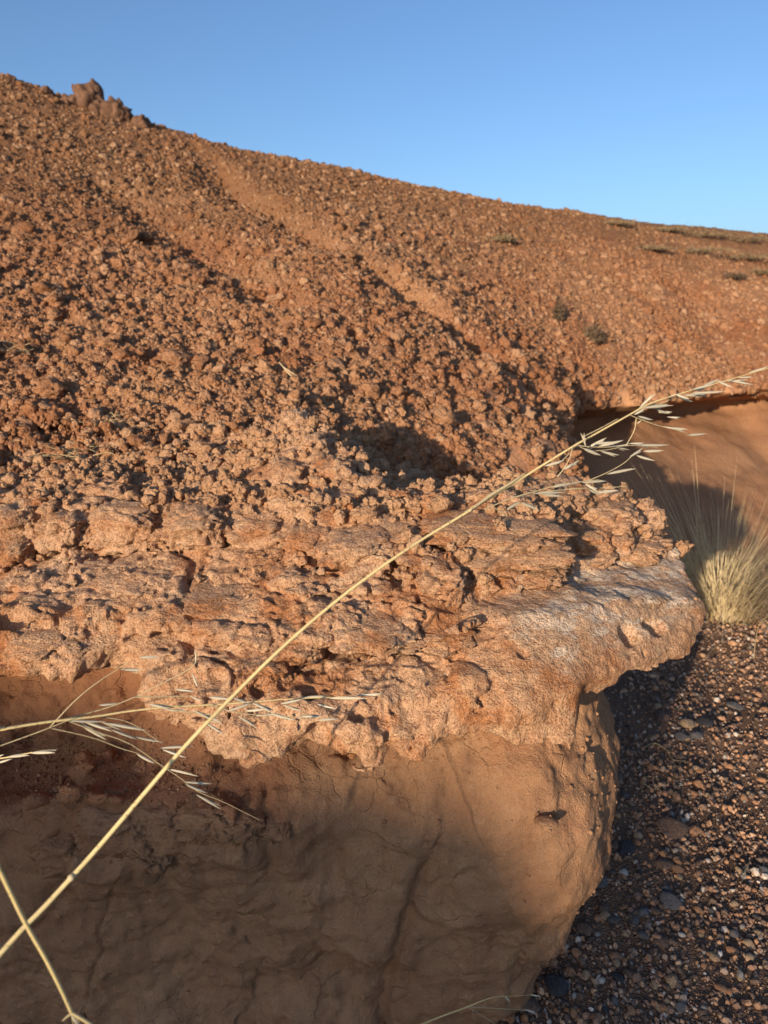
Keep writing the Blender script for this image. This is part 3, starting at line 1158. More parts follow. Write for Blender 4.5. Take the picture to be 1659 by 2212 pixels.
# lumps that grow out of the ledge's crust: (u, v, half width, half height in view pixels, bedded)
LUMPS_ALL = [(60, 1128, 50, 38, 0), (20, 1165, 45, 40, 0), (118, 1158, 44, 40, 0), (180, 1130, 40, 32, 0), (255, 1142, 58, 46, .03), (330, 1150, 52, 44, .03), (405, 1130, 48, 40, 0), (455, 1150, 42, 34, 0), (520, 1145, 38, 30, 0),
         (955, 1268, 66, 54, .03), (905, 1180, 60, 26, .05), (1000, 1165, 62, 24, .06), (1100, 1150, 70, 26, .06), (1165, 1185, 58, 24, .07), (1080, 1205, 66, 26, .07), (1150, 1225, 64, 24, .06), (1190, 1150, 36, 22, .05), (830, 1200, 52, 30, .04), (765, 1165, 48, 30, .03), (700, 1150, 44, 30, 0), (640, 1135, 46, 34, 0), (575, 1120, 42, 32, 0),
         (690, 1385, 34, 26, 0), (630, 1395, 40, 24, .03), (560, 1440, 36, 30, .02), (440, 1300, 60, 26, .04), (505, 1245, 50, 26, .03), (610, 1240, 60, 26, .03), (300, 1290, 50, 24, .03), (180, 1255, 48, 24, 0), (100, 1330, 56, 28, .03), (780, 1370, 60, 22, .04), (900, 1375, 62, 20, .05),
         (1208, 1062, 40, 24, .03), (1150, 1075, 34, 22, .02), (1250, 1075, 34, 24, .03), (1275, 1118, 40, 30, .03), (1320, 1082, 34, 22, .03), (1345, 1122, 36, 22, .05), (1393, 1108, 32, 30, .04), (1384, 1080, 24, 16, 0), (1278, 1172, 30, 24, .03), (1313, 1150, 26, 20, .03), (1339, 1185, 38, 28, .03),
         (1393, 1153, 30, 20, .05), (1416, 1178, 36, 16, .08), (1300, 1212, 40, 14, .06), (1385, 1195, 30, 16, .06), (1245, 1150, 26, 30, 0), (1440, 1155, 16, 18, 0), (1100, 1085, 34, 22, 0), (1040, 1082, 34, 22, 0), (985, 1098, 34, 24, 0), (930, 1095, 36, 26, 0), (870, 1085, 38, 28, 0), (800, 1060, 40, 30, 0), (735, 1030, 40, 34, 0), (680, 970, 40, 34, 0), (520, 850, 46, 34, 0), (480, 870, 30, 20, 0), (640, 910, 30, 26, 0)]
LUMPS = [q for q in LUMPS_ALL if q[0] > 1200 or q[1] < 1100]
LUMP_M = [rock_mesh('nodule', 4, 300 + k, 1.0, .28, .30, (0, .05, .07)[k % 3]) for k in range(9)]
for me in LUMP_M:
    me.materials.append(M['crust'])
    attr(me, 'pale', np.full(len(me.vertices), .12)); attr(me, 'grey', np.zeros(len(me.vertices)))
for k, (u, v, a_, b_, bed) in enumerate(LUMPS):
    h = hit(ledge, u, v)
    if h is None:
        continue
    p, nrm = h
    s = axis_depth(p) / FD
    rx, rz = a_ * s * .92, b_ * s * .95
    ry = (rx + rz) * .5
    o = bpy.data.objects.new('nodule', LUMP_M[(k * 3 + (1 if bed > .04 else 0)) % 9])
    COL.objects.link(o)
    o.parent = ledge
    c = p + np.array([0, 1, -.15]) * ry * (.45 if v < 1200 else .62)
    o.location = c
    o.scale = (rx, ry, rz)
    o.rotation_euler = (random.uniform(-.15, .15), random.uniform(-.15, .15), random.uniform(-.25, .25) + (math.pi if k % 2 else 0))

# broken blocks and plates of the crust: boxy, bedded, with ragged outlines (u, v, half width, half height, half depth in metres)
def block_mesh(seed, bed):
    v, f = ICO[5]
    r_ = np.random.default_rng(seed)
    s = r_.random() * 60
    p = np.sign(v) * np.abs(v) ** .62
    n = fbm(p, 1.3, 2, seed=s) * .16 + fbm(p, 4.2, 4, .72, seed=s + 3) * .085
    n = n - .13 * sst(.14, 0, np.abs(vnoise(p, 1.9, s + 7))) - .07 * sst(.12, 0, np.abs(vnoise(p, 4.3, s + 9)))
    n = n - .10 * sst(.30, .18, worley(p, .55, s))
    lay = p[:, 2] * bed + .5 * vnoise(p, 1.2, s + 11)
    k = np.floor(lay)
    q = np.stack([p[:, 0], p[:, 1], k * 3.17], 1)
    out = .17 * vnoise(q, 1.6, s + 13) + .09 * vnoise(q, 4.5, s + 15)
    p = p * (1 + n)[:, None]
    p[:, :2] *= (1 + out)[:, None]
    me = mesh_np('block', p, f)
    me.materials.append(M['crust'])
    attr(me, 'pale', np.full(len(p), .08)); attr(me, 'grey', np.zeros(len(p)))
    return me


BLOCKS = [(1050, 1148, 175, 27, .060, 2), (1085, 1192, 150, 24, .055, 2), (1145, 1238, 92, 22, .045, 2), (900, 1165, 110, 34, .05, 2), (955, 1266, 66, 52, .040, 2), (780, 1190, 80, 34, .045, 2),
          (40, 1135, 62, 46, .045, 2), (130, 1155, 50, 44, .040, 2), (265, 1142, 92, 50, .05, 2), (420, 1140, 72, 44, .045, 2), (10, 1190, 60, 34, .04, 2), (560, 1150, 72, 36, .045, 2), (670, 1165, 60, 34, .045, 2),
          (1330, 1130, 60, 40, .05, 3), (1400, 1140, 42, 44, .04, 3), (1280, 1170, 52, 32, .04, 3), (1380, 1190, 56, 22, .04, 2), (1220, 1085, 60, 34, .05, 2),
          (80, 1400, 110, 40, .05, 2), (640, 1400, 75, 28, .04, 2), (800, 1372, 120, 24, .05, 3), (470, 1310, 90, 26, .05, 3), (560, 1455, 70, 32, .035, 2), (930, 1378, 100, 22, .045, 3), (270, 1270, 95, 24, .045, 2)]
for k, (u, v, a_, b_, dep, bed) in enumerate(BLOCKS):
    h = hit(ledge, u, v)
    if h is None:
        continue
    p, nrm = h
    s = axis_depth(p) / FD
    o = bpy.data.objects.new('block', block_mesh(1200 + k, bed))
    COL.objects.link(o)
    o.parent = ledge
    o.location = p + np.array([0, 1, -.12]) * dep * (.50 if v < 1300 else .72)
    o.scale = (a_ * s * .92, dep, b_ * s * .98)
    o.rotation_euler = (random.uniform(-.08, .08) + .12, random.uniform(-.05, .05), random.uniform(-.12, .12))

# crusted pieces of the shelf under the left overhang
for k, (u, v, a_, b_, dep) in enumerate([(150, 1775, 80, 50, .032), (250, 1800, 85, 62, .034), (350, 1785, 78, 46, .032), (440, 1785, 70, 44, .032), (505, 1780, 52, 36, .03), (600, 1790, 38, 26, .03), (130, 1850, 60, 42, .028), (300, 1860, 60, 34, .028)]):
    h = hit(wall, u, v)
    if h is None:
        continue
    p, nrm = h
    s = axis_depth(p) / FD
    me = block_mesh(1300 + k, 2)
    me.materials.clear(); me.materials.append(M['wall'])
    attr(me, 'crumb', np.full(len(me.vertices), .3))
    o = bpy.data.objects.new('crust_patch', me)
    COL.objects.link(o)
    o.parent = wall
    o.location = p + np.array([0, 1, -.12]) * dep * .72
    o.scale = (a_ * s, dep, b_ * s)
    o.rotation_euler = (.1, random.uniform(-.15, .15), random.uniform(-.15, .15))

# ------------------------------------------------------------------ scattered crumbs by geometry nodes
def scatter(name, pts, size, rots, mat, sub, seed, amp=.45, flat=(1, 1, .75), variants=7, smooth=True, nscale=1.3):
    me = bpy.data.meshes.new(name)
    me.from_pydata(np.asarray(pts).tolist(), [], [])
    attr(me, 'size', size)
    a_ = me.attributes.new('turn', 'FLOAT_VECTOR', 'POINT')
    a_.data.foreach_set('vector', np.ascontiguousarray(rots, dtype=np.float32).ravel())
    me.materials.append(mat)
    o = link(name, me)
    ng = bpy.data.node_groups.new(name, 'GeometryNodeTree')
    ng.interface.new_socket('Geometry', in_out='INPUT', socket_type='NodeSocketGeometry')
    ng.interface.new_socket('Geometry', in_out='OUTPUT', socket_type='NodeSocketGeometry')
    N, L = ng.nodes, ng.links
    gi, go = N.new('NodeGroupInput'), N.new('NodeGroupOutput')
    join = N.new('GeometryNodeGeometryToInstance')
    r_ = np.random.default_rng(seed)
    for k in range(variants):
        ic = N.new('GeometryNodeMeshIcoSphere'); ic.inputs['Radius'].default_value = 1; ic.inputs['Subdivisions'].default_value = sub
        ps = N.new('GeometryNodeInputPosition')
        add = N.new('ShaderNodeVectorMath'); add.operation = 'ADD'; add.inputs[1].default_value = tuple(r_.random(3) * 40)
        L.new(ps.outputs[0], add.inputs[0])
        nz = N.new('ShaderNodeTexNoise'); nz.inputs['Scale'].default_value = nscale; nz.inputs['Detail'].default_value = 3; nz.inputs['Roughness'].default_value = .65
        L.new(add.outputs[0], nz.inputs['Vector'])
        sub_ = N.new('ShaderNodeMath'); sub_.operation = 'MULTIPLY_ADD'; sub_.inputs[1].default_value = amp * 3; sub_.inputs[2].default_value = 1 - amp * 1.5
        L.new(nz.outputs[0], sub_.inputs[0])
        sc = N.new('ShaderNodeVectorMath'); sc.operation = 'SCALE'
        L.new(ps.outputs[0], sc.inputs[0]); L.new(sub_.outputs[0], sc.inputs['Scale'])
        mu = N.new('ShaderNodeVectorMath'); mu.operation = 'MULTIPLY'
        mu.inputs[1].default_value = tuple(np.array(flat) * (0.75 + .5 * r_.random(3)))
        L.new(sc.outputs[0], mu.inputs[0])
        sp = N.new('GeometryNodeSetPosition')
        L.new(ic.outputs[0], sp.inputs[0]); L.new(mu.outputs[0], sp.inputs['Position'])
        ss_ = N.new('GeometryNodeSetShadeSmooth'); ss_.inputs['Shade Smooth'].default_value = smooth
        L.new(sp.outputs[0], ss_.inputs[0])
        sm = N.new('GeometryNodeSetMaterial'); sm.inputs['Material'].default_value = mat
        L.new(ss_.outputs[0], sm.inputs[0])
        L.new(sm.outputs[0], join.inputs[0])
    iop = N.new('GeometryNodeInstanceOnPoints')
    L.new(gi.outputs[0], iop.inputs['Points'])
    L.new(join.outputs[0], iop.inputs['Instance'])
    iop.inputs['Pick Instance'].default_value = True
    rv = N.new('FunctionNodeRandomValue'); rv.data_type = 'INT'
    rv.inputs[4].default_value = 0; rv.inputs[5].default_value = variants - 1
    L.new(rv.outputs[2], iop.inputs['Instance Index'])
    at_ = N.new('GeometryNodeInputNamedAttribute'); at_.data_type = 'FLOAT'; at_.inputs[0].default_value = 'size'
    L.new(at_.outputs[0], iop.inputs['Scale'])
    av = N.new('GeometryNodeInputNamedAttribute'); av.data_type = 'FLOAT_VECTOR'; av.inputs[0].default_value = 'turn'
    e2 = N.new('FunctionNodeEulerToRotation')
    L.new(av.outputs[0], e2.inputs[0]); L.new(e2.outputs[0], iop.inputs['Rotation'])
    L.new(iop.outputs[0], go.inputs[0])
    md = o.modifiers.new('scatter', 'NODES')
    md.node_group = ng
    return o


# clods on the slope: points drawn on the hill, more and finer near by
def hill_points(n, rmin, rmax, powr=1.0):
    a_ = rng.uniform(R(-52), R(48), n * 3)
    r_ = rmin * (rmax / rmin) ** (rng.random(n * 3) ** powr)
    x, y = r_ * np.sin(a_), r_ * np.cos(a_)
    d, t = seg_dist(x, y, EDGE)
    ok_ = (d < -.02) & (y > 1.12)
    x, y, r_ = x[ok_][:n], y[ok_][:n], r_[ok_][:n]
    z = hill(x, y)
    P = np.c_[x, y, z]
    nz = ground_noise(P)
    P[:, 2] += nz
    return P, r_, nz


P, r_, nz = hill_points(85000, 1.12, 5.8, .8)
dens = vnoise(P, 4.5, 91) * .6 + vnoise(P, 1.2, 92)
size = (.0030 + .0056 * rng.random(len(P)) ** 2.4 + .013 * rng.random(len(P)) ** 11) * (.92 + .06 * r_) * (1 + .25 * dens)
P[:, 2] -= size * .25
keep = (dens > -1.0) & (P[:, 2] < 9)
o = scatter('slope_crumbs', P[keep], size[keep], rng.uniform(-3, 3, (keep.sum(), 3)), M['clod'], 3, 5, .72, (1, 1, .85), 10, True, 2.0)
tag(o, 'countless small orange soil crumbs scattered over the slope', 'soil crumbs', kind='stuff')

# crumbs on the ledge top
nrm = np.empty(len(LP) * 3, np.float32)
ledge.data.vertices.foreach_get('normal', nrm)
nrm = nrm.reshape(-1, 3)
y5 = at_x(n5, LP[:, 0], 1)
sel = (nrm[:, 2] > .25) & (LP[:, 1] > y5 + .0) & (LP[:, 2] > .6)
w = np.where(sel, 1.0, 0.0) * (.25 + sst(-.02, .08, LP[:, 1] - y5)) * np.clip(.55 + vnoise(LP, 13, 95), 0.02, 2)
w += ((nrm[:, 2] > .6) & (LP[:, 2] > .60)) * .03 * np.clip(vnoise(LP, 17, 96), 0, 1)
pick = rng.choice(len(LP), 5200, p=w / w.sum(), replace=False)
size = .0026 + .0050 * rng.random(len(pick)) ** 2 + .008 * rng.random(len(pick)) ** 8
size *= .6 + .4 * sst(-.05, .05, LP[pick, 1] - y5[pick])
o = scatter('ledge_crumbs', LP[pick] + nrm[pick] * size[:, None] * .3, size, rng.uniform(-3, 3, (len(pick), 3)), M['clod2'], 3, 6, .72, (1, 1, .85), 10, True, 2.0)
tag(o, 'small loose orange soil crumbs lying on top of the ledge', 'soil crumbs', kind='stuff')

# crumbs on the cave floor under the left overhang
CRP = []
for _ in range(1500):
    u, v = rng.uniform(0, 480), rng.uniform(1560, 1745)
    h = hit(wall, u, v)
    if h is not None and h[1][2] > .25:
        CRP.append(h[0])
CRP = np.array(CRP)
size = .0011 + .0022 * rng.random(len(CRP)) ** 3
o = scatter('shelf_crumbs', CRP, size, rng.uniform(-3, 3, (len(CRP), 3)), M['clod'], 1, 8, .4)
tag(o, 'fine dark soil crumbs on the shelf under the left overhang', 'soil crumbs', kind='stuff')

# crumbs on the far bank's crust
nf = np.empty(len(FP) * 3, np.float32)
far_bank.data.vertices.foreach_get('normal', nf)
nf = nf.reshape(-1, 3)
w = ((nf[:, 2] > -.1) & (FP[:, 2] > .50)).astype(float)
pick = rng.choice(len(FP), 7000, p=w / w.sum(), replace=False)
size = .006 + .009 * rng.random(len(pick)) ** 2.2 + .014 * rng.random(len(pick)) ** 9
o = scatter('alcove_crumbs', FP[pick] + rng.normal(size=(len(pick), 3)) * .004, size, rng.uniform(-3, 3, (len(pick), 3)), M['clod'], 3, 7, .72, (1, 1, .85), 10, True, 2.0)
tag(o, 'orange soil crumbs crusting the lip of the far alcove bank', 'soil crumbs', kind='stuff')

# grit standing out of the earth wall
vw = np.empty(len(wall.data.vertices) * 3, np.float32)
wall.data.vertices.foreach_get('co', vw)
vw = vw.reshape(-1, 3)
w = ((vw[:, 1] < .80) & (vw[:, 2] > .0)) * np.clip(.35 + vnoise(vw, 14, 111), .02, 2)
pick = rng.choice(len(vw), 4200, p=w / w.sum(), replace=False)
size = .0005 + .0008 * rng.random(len(pick)) ** 2 + .0026 * rng.random(len(pick)) ** 16
o = scatter('wall_grit', vw[pick] + np.array([0, .0004, 0]), size, rng.uniform(-3, 3, (len(pick), 3)), M['wall'], 2, 15, .5)
tag(o, 'fine grit and tiny pebbles standing out of the earth wall', 'grit', kind='stuff')

# single clods on the slope, the largest ones
CLOD_L = [rock_mesh('clod', 3, 720 + k, .8, .34, .40) for k in range(6)]
for me in CLOD_L:
    me.materials.append(M['clod2'])
CLOD_M = [rock_mesh('clod', 3, 700 + k, .8, .34, .40) for k in range(8)]
for me in CLOD_M:
    me.materials.append(M['clod'])
P, r_, nz = hill_points(190, 1.14, 3.0, 1.0)
lk = rng.choice(np.nonzero(sel)[0], 70, replace=False)
allp = [(p, (.010 + .014 * random.random() ** 2) * (.7 + .22 * r), 'crumbly orange clod lying loose on the slope', 'clods on the slope') for p, r in zip(P, r_)]
allp += [(p, .008 + .009 * random.random() ** 2, 'crumbly orange clod lying loose on top of the ledge', 'clods on the ledge top') for p in LP[lk]]
for k, (p, s, lab, grp) in enumerate(allp):
    o = bpy.data.objects.new('clod', CLOD_L[k % 6] if 'ledge' in lab else CLOD_M[k % 8])
    COL.objects.link(o)
    o.location = (p[0], p[1], p[2] + s * .3)
    o.scale = (s * random.uniform(.8, 1.25), s * random.uniform(.8, 1.2), s * random.uniform(.75, 1.05))
    o.rotation_euler = (random.uniform(-.6, .6), random.uniform(-.6, .6), random.uniform(0, 6.28))
    if 'slope' in lab:
        side = 'left' if p[0] < -.28 * p[1] else 'middle' if p[0] < .12 * p[1] else 'right'
        dist = 'lower' if p[1] < 1.55 else 'upper'
        lab, grp = 'crumbly orange clod lying loose on the %s %s slope' % (dist, side), 'clods on the %s %s slope' % (dist, side)
    else:
        side = 'left' if p[0] < -.15 else 'middle' if p[0] < .15 else 'right'
        lab, grp = 'crumbly tan clod lying loose on the %s part of the ledge top' % side, 'clods on the %s ledge top' % side
    tag(o, lab, 'clod', grp)

# boulders on the left skyline
M['boulder'] = mat_stone('shaded_boulder_crust', (.20, .105, .06), .55)  # the skyline boulders' shade is put into this darker colour
BOULD = [(193, 218, 24, 26, 'upright dark crust boulder, tallest on the left skyline'), (252, 246, 26, 20, 'rounded dark boulder just right of the tallest skyline boulder'), (308, 272, 22, 14, 'low wide dark boulder at the right end of the skyline boulders'),
         (160, 228, 20, 16, 'small dark boulder just left of the tallest skyline boulder'), (215, 240, 26, 16, 'dark boulder wedged below the tallest skyline boulder'), (95, 202, 18, 10, 'leftmost small dark boulder on the skyline'), (395, 300, 16, 8, 'smallest flat boulder on the skyline below the boulder row')]
for k, (u, v, a_, b_, lab) in enumerate(BOULD):
    a_, b_ = a_ * 1.2, b_ * 1.2
    p = pt(u, v, 4.66)
    s = axis_depth(p) / FD
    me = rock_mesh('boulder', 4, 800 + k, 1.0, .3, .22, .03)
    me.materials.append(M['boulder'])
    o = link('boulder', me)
    o.location = p - np.array([0, 0, b_ * s * .35])
    o.scale = (a_ * s, a_ * s, b_ * s * 1.35)
    tag(o, lab, 'boulder', 'boulders on the left skyline')
print('crumbs', time.time() - T0)

# ------------------------------------------------------------------ gravel on the gully floor
def floor_ok(x, y):
    xw = np.interp(0.0, ZR, XRW) + .16 * (y - .76)
    d, t = seg_dist(x, y, EDGE)
    return ((x > xw - .03) | (y < .74)) & ((d > -.12) | (y < 1.0)) & (x > -.2)


n = 150000
y = .45 + 3.0 * rng.random(n) ** 1.5
x = (-.15 + 1.35 * rng.random(n) ** 1.35) * (y + .25) + .05
ok_ = floor_ok(x, y)
x, y = x[ok_], y[ok_]
g = np.c_[x, y, 0 * x]
cl = vnoise(g, 9, 101) + .6 * vnoise(g, 3, 102)
kp = rng.random(len(x)) < .62 + .45 * cl
x, y = x[kp], y[kp]
size = (.0013 + .0021 * rng.random(len(x)) ** 2 + .0042 * rng.random(len(x)) ** 7) * (.75 + .35 * y)
o = scatter('gravel', np.c_[x, y, floor_z(x, y) + size * .25], size, rng.uniform(-3, 3, (len(x), 3)), M['gravel'], 1, 9, .34, (1.15, .95, .72), 8, smooth=False)
tag(o, 'dark mixed gravel covering the gully floor', 'gravel', kind='stuff')
print('gravel', len(x), time.time() - T0)

# soil fallen from the bank along its foot
n = 2600
y = .55 + 1.3 * rng.random(n) ** 1.3
x = np.interp(.02, ZR, XRW) + .16 * (y - .76) + np.abs(rng.normal(size=n)) * .045 - .03
x = np.where(y < .74, rng.uniform(-.2, .22, n), x)
size = .0016 + .0028 * rng.random(n) ** 3 + .006 * rng.random(n) ** 14
o = scatter('fallen_soil', np.c_[x, y, floor_z(x, y) + size * .3], size, rng.uniform(-3, 3, (n, 3)), M['clod'], 2, 12, .5)
tag(o, 'small orange crumbs of fallen soil along the foot of the wall', 'soil crumbs', kind='stuff')

STM = {'brown': mat_stone('brown_stone', (.23, .145, .10)), 'orange': mat_stone('orange_stone', (.50, .26, .135), .6), 'grey': mat_stone('grey_stone', (.17, .155, .145), .6),
       'dark': mat_stone('dark_stone', (.075, .070, .070), .6), 'white': mat_stone('white_stone', (.66, .58, .50), .7), 'tan': mat_stone('tan_stone', (.50, .34, .20), .6), 'blue': mat_stone('bluish_stone', (.165, .165, .168), .6)}
STONE_M = [rock_mesh('stone', 3, 900 + k, .8, .22, .08, 0, 5) for k in range(8)]


def stone(u, v, a_, b_, colr, lab, k, name='stone', grp=None):
    d = ray(u, v)
    t = (CAM[2] - .004) / -d[2]
    p = CAM + d * t
    p[2] = floor_z(np.array([p[0]]), np.array([p[1]]))[0]
    s = axis_depth(p) / FD
    me = STONE_M[k % 8].copy()
    me.materials.append(STM[colr])
    o = link(name, me)
    rx, rz = a_ * s, b_ * s
    o.scale = (rx, rx * .85, min(rz * 1.05, rx))
    o.location = (p[0], p[1], p[2] + rz * .25)
    o.rotation_euler = (random.uniform(-.15, .15), random.uniform(-.15, .15), random.uniform(-.4, .4))
    tag(o, lab, 'stone', grp)
    return o


def c6(c):
    return (829.5 + c[0] / 2, 1592.6 + c[1] / 2)


NAMED = [((1028, 617), 11, 8, 'white', 'white angular stone lying on the dark gravel beside the earth wall'), ((1235, 730), 26, 16, 'grey', 'largest flat grey stone on the gravel, right of the white stone'),
         ((1115, 775), 14, 12, 'blue', 'bluish grey stone just left of the flat grey stone'), ((740, 1082), 28, 18, 'dark', 'blackish angular rock at the foot of the earth wall'),
         ((620, 1172), 24, 16, 'brown', 'brown rock beside the dry grass panicle at the wall foot'), ((1575, 908), 15, 11, 'tan', 'pale orange oval stone near the right edge of the gravel'),
         ((1240, 1076), 15, 11, 'tan', 'tan rounded stone in the lower gravel'), ((1455, 1108), 15, 9, 'orange', 'bright orange jagged stone in the lower right gravel'),
         ((990, 957), 13, 9, 'orange', 'long orange stone in the middle of the lower gravel'), ((862, 843), 19, 12, 'brown', 'brown blocky stone right of the wall edge'), ((1190, 897), 21, 9, 'brown', 'long flat brown stone below the flat grey stone'),
         ((1240, 425), 34, 14, 'brown', 'broad flat brown stone half sunk in the gravel'), ((1340, 428), 17, 11, 'orange', 'orange oval stone touching the broad flat brown stone'), ((1355, 230), 13, 10, 'orange', 'dull orange round stone above the sunken flat stone'),
         ((940, 1060), 8, 7, 'white', 'small pinkish white pebble right of the blackish rock'), ((1285, 876), 9, 7, 'white', 'small white pebble next to the long flat brown stone'), ((915, 1222), 13, 9, 'orange', 'orange stone at the bottom edge of the gravel'),
         ((1265, 592), 14, 7, 'orange', 'flat orange stone above the flat grey stone'), ((1200, 568), 20, 9, 'brown', 'long reddish brown stone above the flat grey stone'), ((930, 652), 16, 14, 'grey', 'grey stone left of the white stone'),
         ((1035, 522), 22, 12, 'dark', 'dark grey slab of stone above the white stone'), ((940, 355), 9, 10, 'white', 'whitish pebble pressed against the wall side'), ((1000, 222), 15, 9, 'brown', 'brown stone in the shade right of the wall'),
         ((1370, 860), 8, 8, 'orange', 'small bright orange pebble right of the white pebbles'), ((1505, 862), 12, 14, 'grey', 'upright grey pebble near the right gravel edge'), ((1280, 1185), 13, 11, 'blue', 'blue grey stone at the bottom of the gravel'),
         ((1370, 1205), 15, 9, 'brown', 'brown flat stone at the bottom right of the gravel'), ((1190, 1185), 10, 7, 'tan', 'small tan stone at the bottom of the gravel'), ((1640, 590), 14, 11, 'blue', 'bluish stone at the right picture edge'),
         ((1200, 535), 9, 8, 'orange', 'small orange pebble beside the long reddish brown stone'), ((1148, 432), 10, 9, 'brown', 'round brown pebble left of the broad flat stone')]
for k, (c, a_, b_, colr, lab) in enumerate(NAMED):
    stone(*c6(c), a_, b_, colr, lab, k)
for k, (c, a_, b_, colr, lab) in enumerate([((1479, 1575), 17, 14, 'tan', 'pale yellow lumpy stone in the gravel below the ledge tip'), ((1469, 1603), 14, 10, 'grey', 'grey round stone below the pale yellow stone'), ((1500, 1596), 17, 10, 'grey', 'grey stone right below the pale yellow stone'),
                                            ((1522, 1568), 20, 9, 'dark', 'dark flat stone right of the pale yellow stone'), ((1427, 1563), 17, 11, 'brown', 'brown stone left of the pale yellow stone'), ((1587, 1523), 20, 6, 'grey', 'long flat grey stone below the grass tussock'),
                                            ((1592, 1505), 7, 7, 'orange', 'small pink pebble behind the long flat grey stone'), ((1652, 1533), 10, 9, 'orange', 'orange pebble at the right picture edge below the tussock')]):
    stone(*c, a_, b_, colr, lab, k + 40)
cols = ['brown', 'orange', 'grey', 'tan', 'dark', 'brown', 'orange', 'brown']
SM = {}
n_ = 0
while n_ < 250:
    u, v = rng.uniform(1010, 1659), rng.uniform(1420, 2212)
    d = ray(u, v); p = CAM + d * (CAM[2] / -d[2])
    if not floor_ok(np.array([p[0]]), np.array([p[1]]))[0] or p[0] < np.interp(0.0, ZR, XRW) + .16 * (p[1] - .76) + .01:
        continue
    colr = cols[int(rng.integers(8))]
    kk = (colr, n_ % 4)
    if kk not in SM:
        SM[kk] = rock_mesh('gravel_stone', 2, 950 + n_ % 4, .8, .22, .08, 0, 4)
        SM[kk].materials.append(STM[colr])
    s = (.0042 + .005 * rng.random() ** 2)
    o = link('gravel_stone', SM[kk])
    o.scale = (s * 1.2, s, s * .8)
    o.location = (p[0], p[1], floor_z(np.array([p[0]]), np.array([p[1]]))[0] + s * .25)
    o.rotation_euler = (random.uniform(-.4, .4), random.uniform(-.4, .4), random.uniform(0, 6.28))
    where = 'close to the foot of the wall' if p[0] < .30 + .16 * (p[1] - .76) else 'in the shade below the ledge tip' if p[0] < .52 * p[1] and p[1] > .9 else 'out on the right side of the gully floor'
    nm_ = 'blackish' if colr == 'dark' else colr
    tag(o, 'small %s gravel stone %s' % (nm_, where), 'stone', '%s gravel stones %s' % (nm_, where))
    n_ += 1
print('stones', time.time() - T0)

# ------------------------------------------------------------------ dry grass
M['straw'] = mat_straw('straw_stem', (.62, .47, .20), (.74, .60, .30))
M['husk'] = mat_straw('oat_husk', (.50, .45, .34), (.64, .57, .40), .6)
M['thin'] = mat_straw('thin_straw', (.52, .42, .24), (.62, .50, .28))


def spline(pts, n):
    """points along a Catmull-Rom curve through pts"""
    p = np.array(pts, float)
    if len(p) == 2:
        t = np.linspace(0, 1, n)[:, None]
        return p[0] * (1 - t) + p[1] * t
    q = np.vstack([2 * p[0] - p[1], p, 2 * p[-1] - p[-2]])
    out = []
    seg = len(p) - 1
    for s in np.linspace(0, seg - 1e-9, n):
        i = int(s); t = s - i
        a_, b_, c_, d_ = q[i:i + 4]
        out.append(.5 * (2 * b_ + (c_ - a_) * t + (2 * a_ - 5 * b_ + 4 * c_ - d_) * t * t + (3 * b_ - a_ - 3 * c_ + d_) * t ** 3))
    return np.array(out)


def rooted(foot, pts):
    """a path from the ground that joins pts in a smooth arc"""
    foot = np.array(foot, float)
    p0 = np.array(pts[0])
    d = p0 - np.array(pts[1]); d = d / np.linalg.norm(d)
    L_ = np.linalg.norm(p0 - foot)
    c1 = p0 + d * L_ * .45
    c2 = foot + np.array([0, 0, L_ * .35])
    arc = []
    for t in np.linspace(0, 1, 9)[:-1]:
        arc.append((1 - t) ** 3 * foot + 3 * (1 - t) ** 2 * t * c2 + 3 * (1 - t) * t * t * c1 + t ** 3 * p0)
    return arc + [np.array(q) for q in pts]


def tube(pts, rad, sides=7, org=(0, 0, 0)):
    p = np.array(pts) - np.array(org)
    n = len(p)
    rad = np.interp(np.linspace(0, 1, n), np.linspace(0, 1, len(rad)), rad)
    tan = np.gradient(p, axis=0)
    tan /= np.linalg.norm(tan, axis=1)[:, None]
    ref = np.array([0, 0, 1.0]) if abs(tan[0][2]) < .8 else np.array([1.0, 0, 0])
    V, F = [], []
    for i in range(n):
        s = np.cross(tan[i], ref); s /= np.linalg.norm(s)
        w_ = np.cross(s, tan[i])
        for k in range(sides):
            a_ = 2 * math.pi * k / sides
            V.append(p[i] + rad[i] * (s * math.cos(a_) + w_ * math.sin(a_)))
    for i in range(n - 1):
        for k in range(sides):
            k2 = (k + 1) % sides
            F.append((i * sides + k, i * sides + k2, (i + 1) * sides + k2, (i + 1) * sides + k))
    return np.array(V), np.array(F)


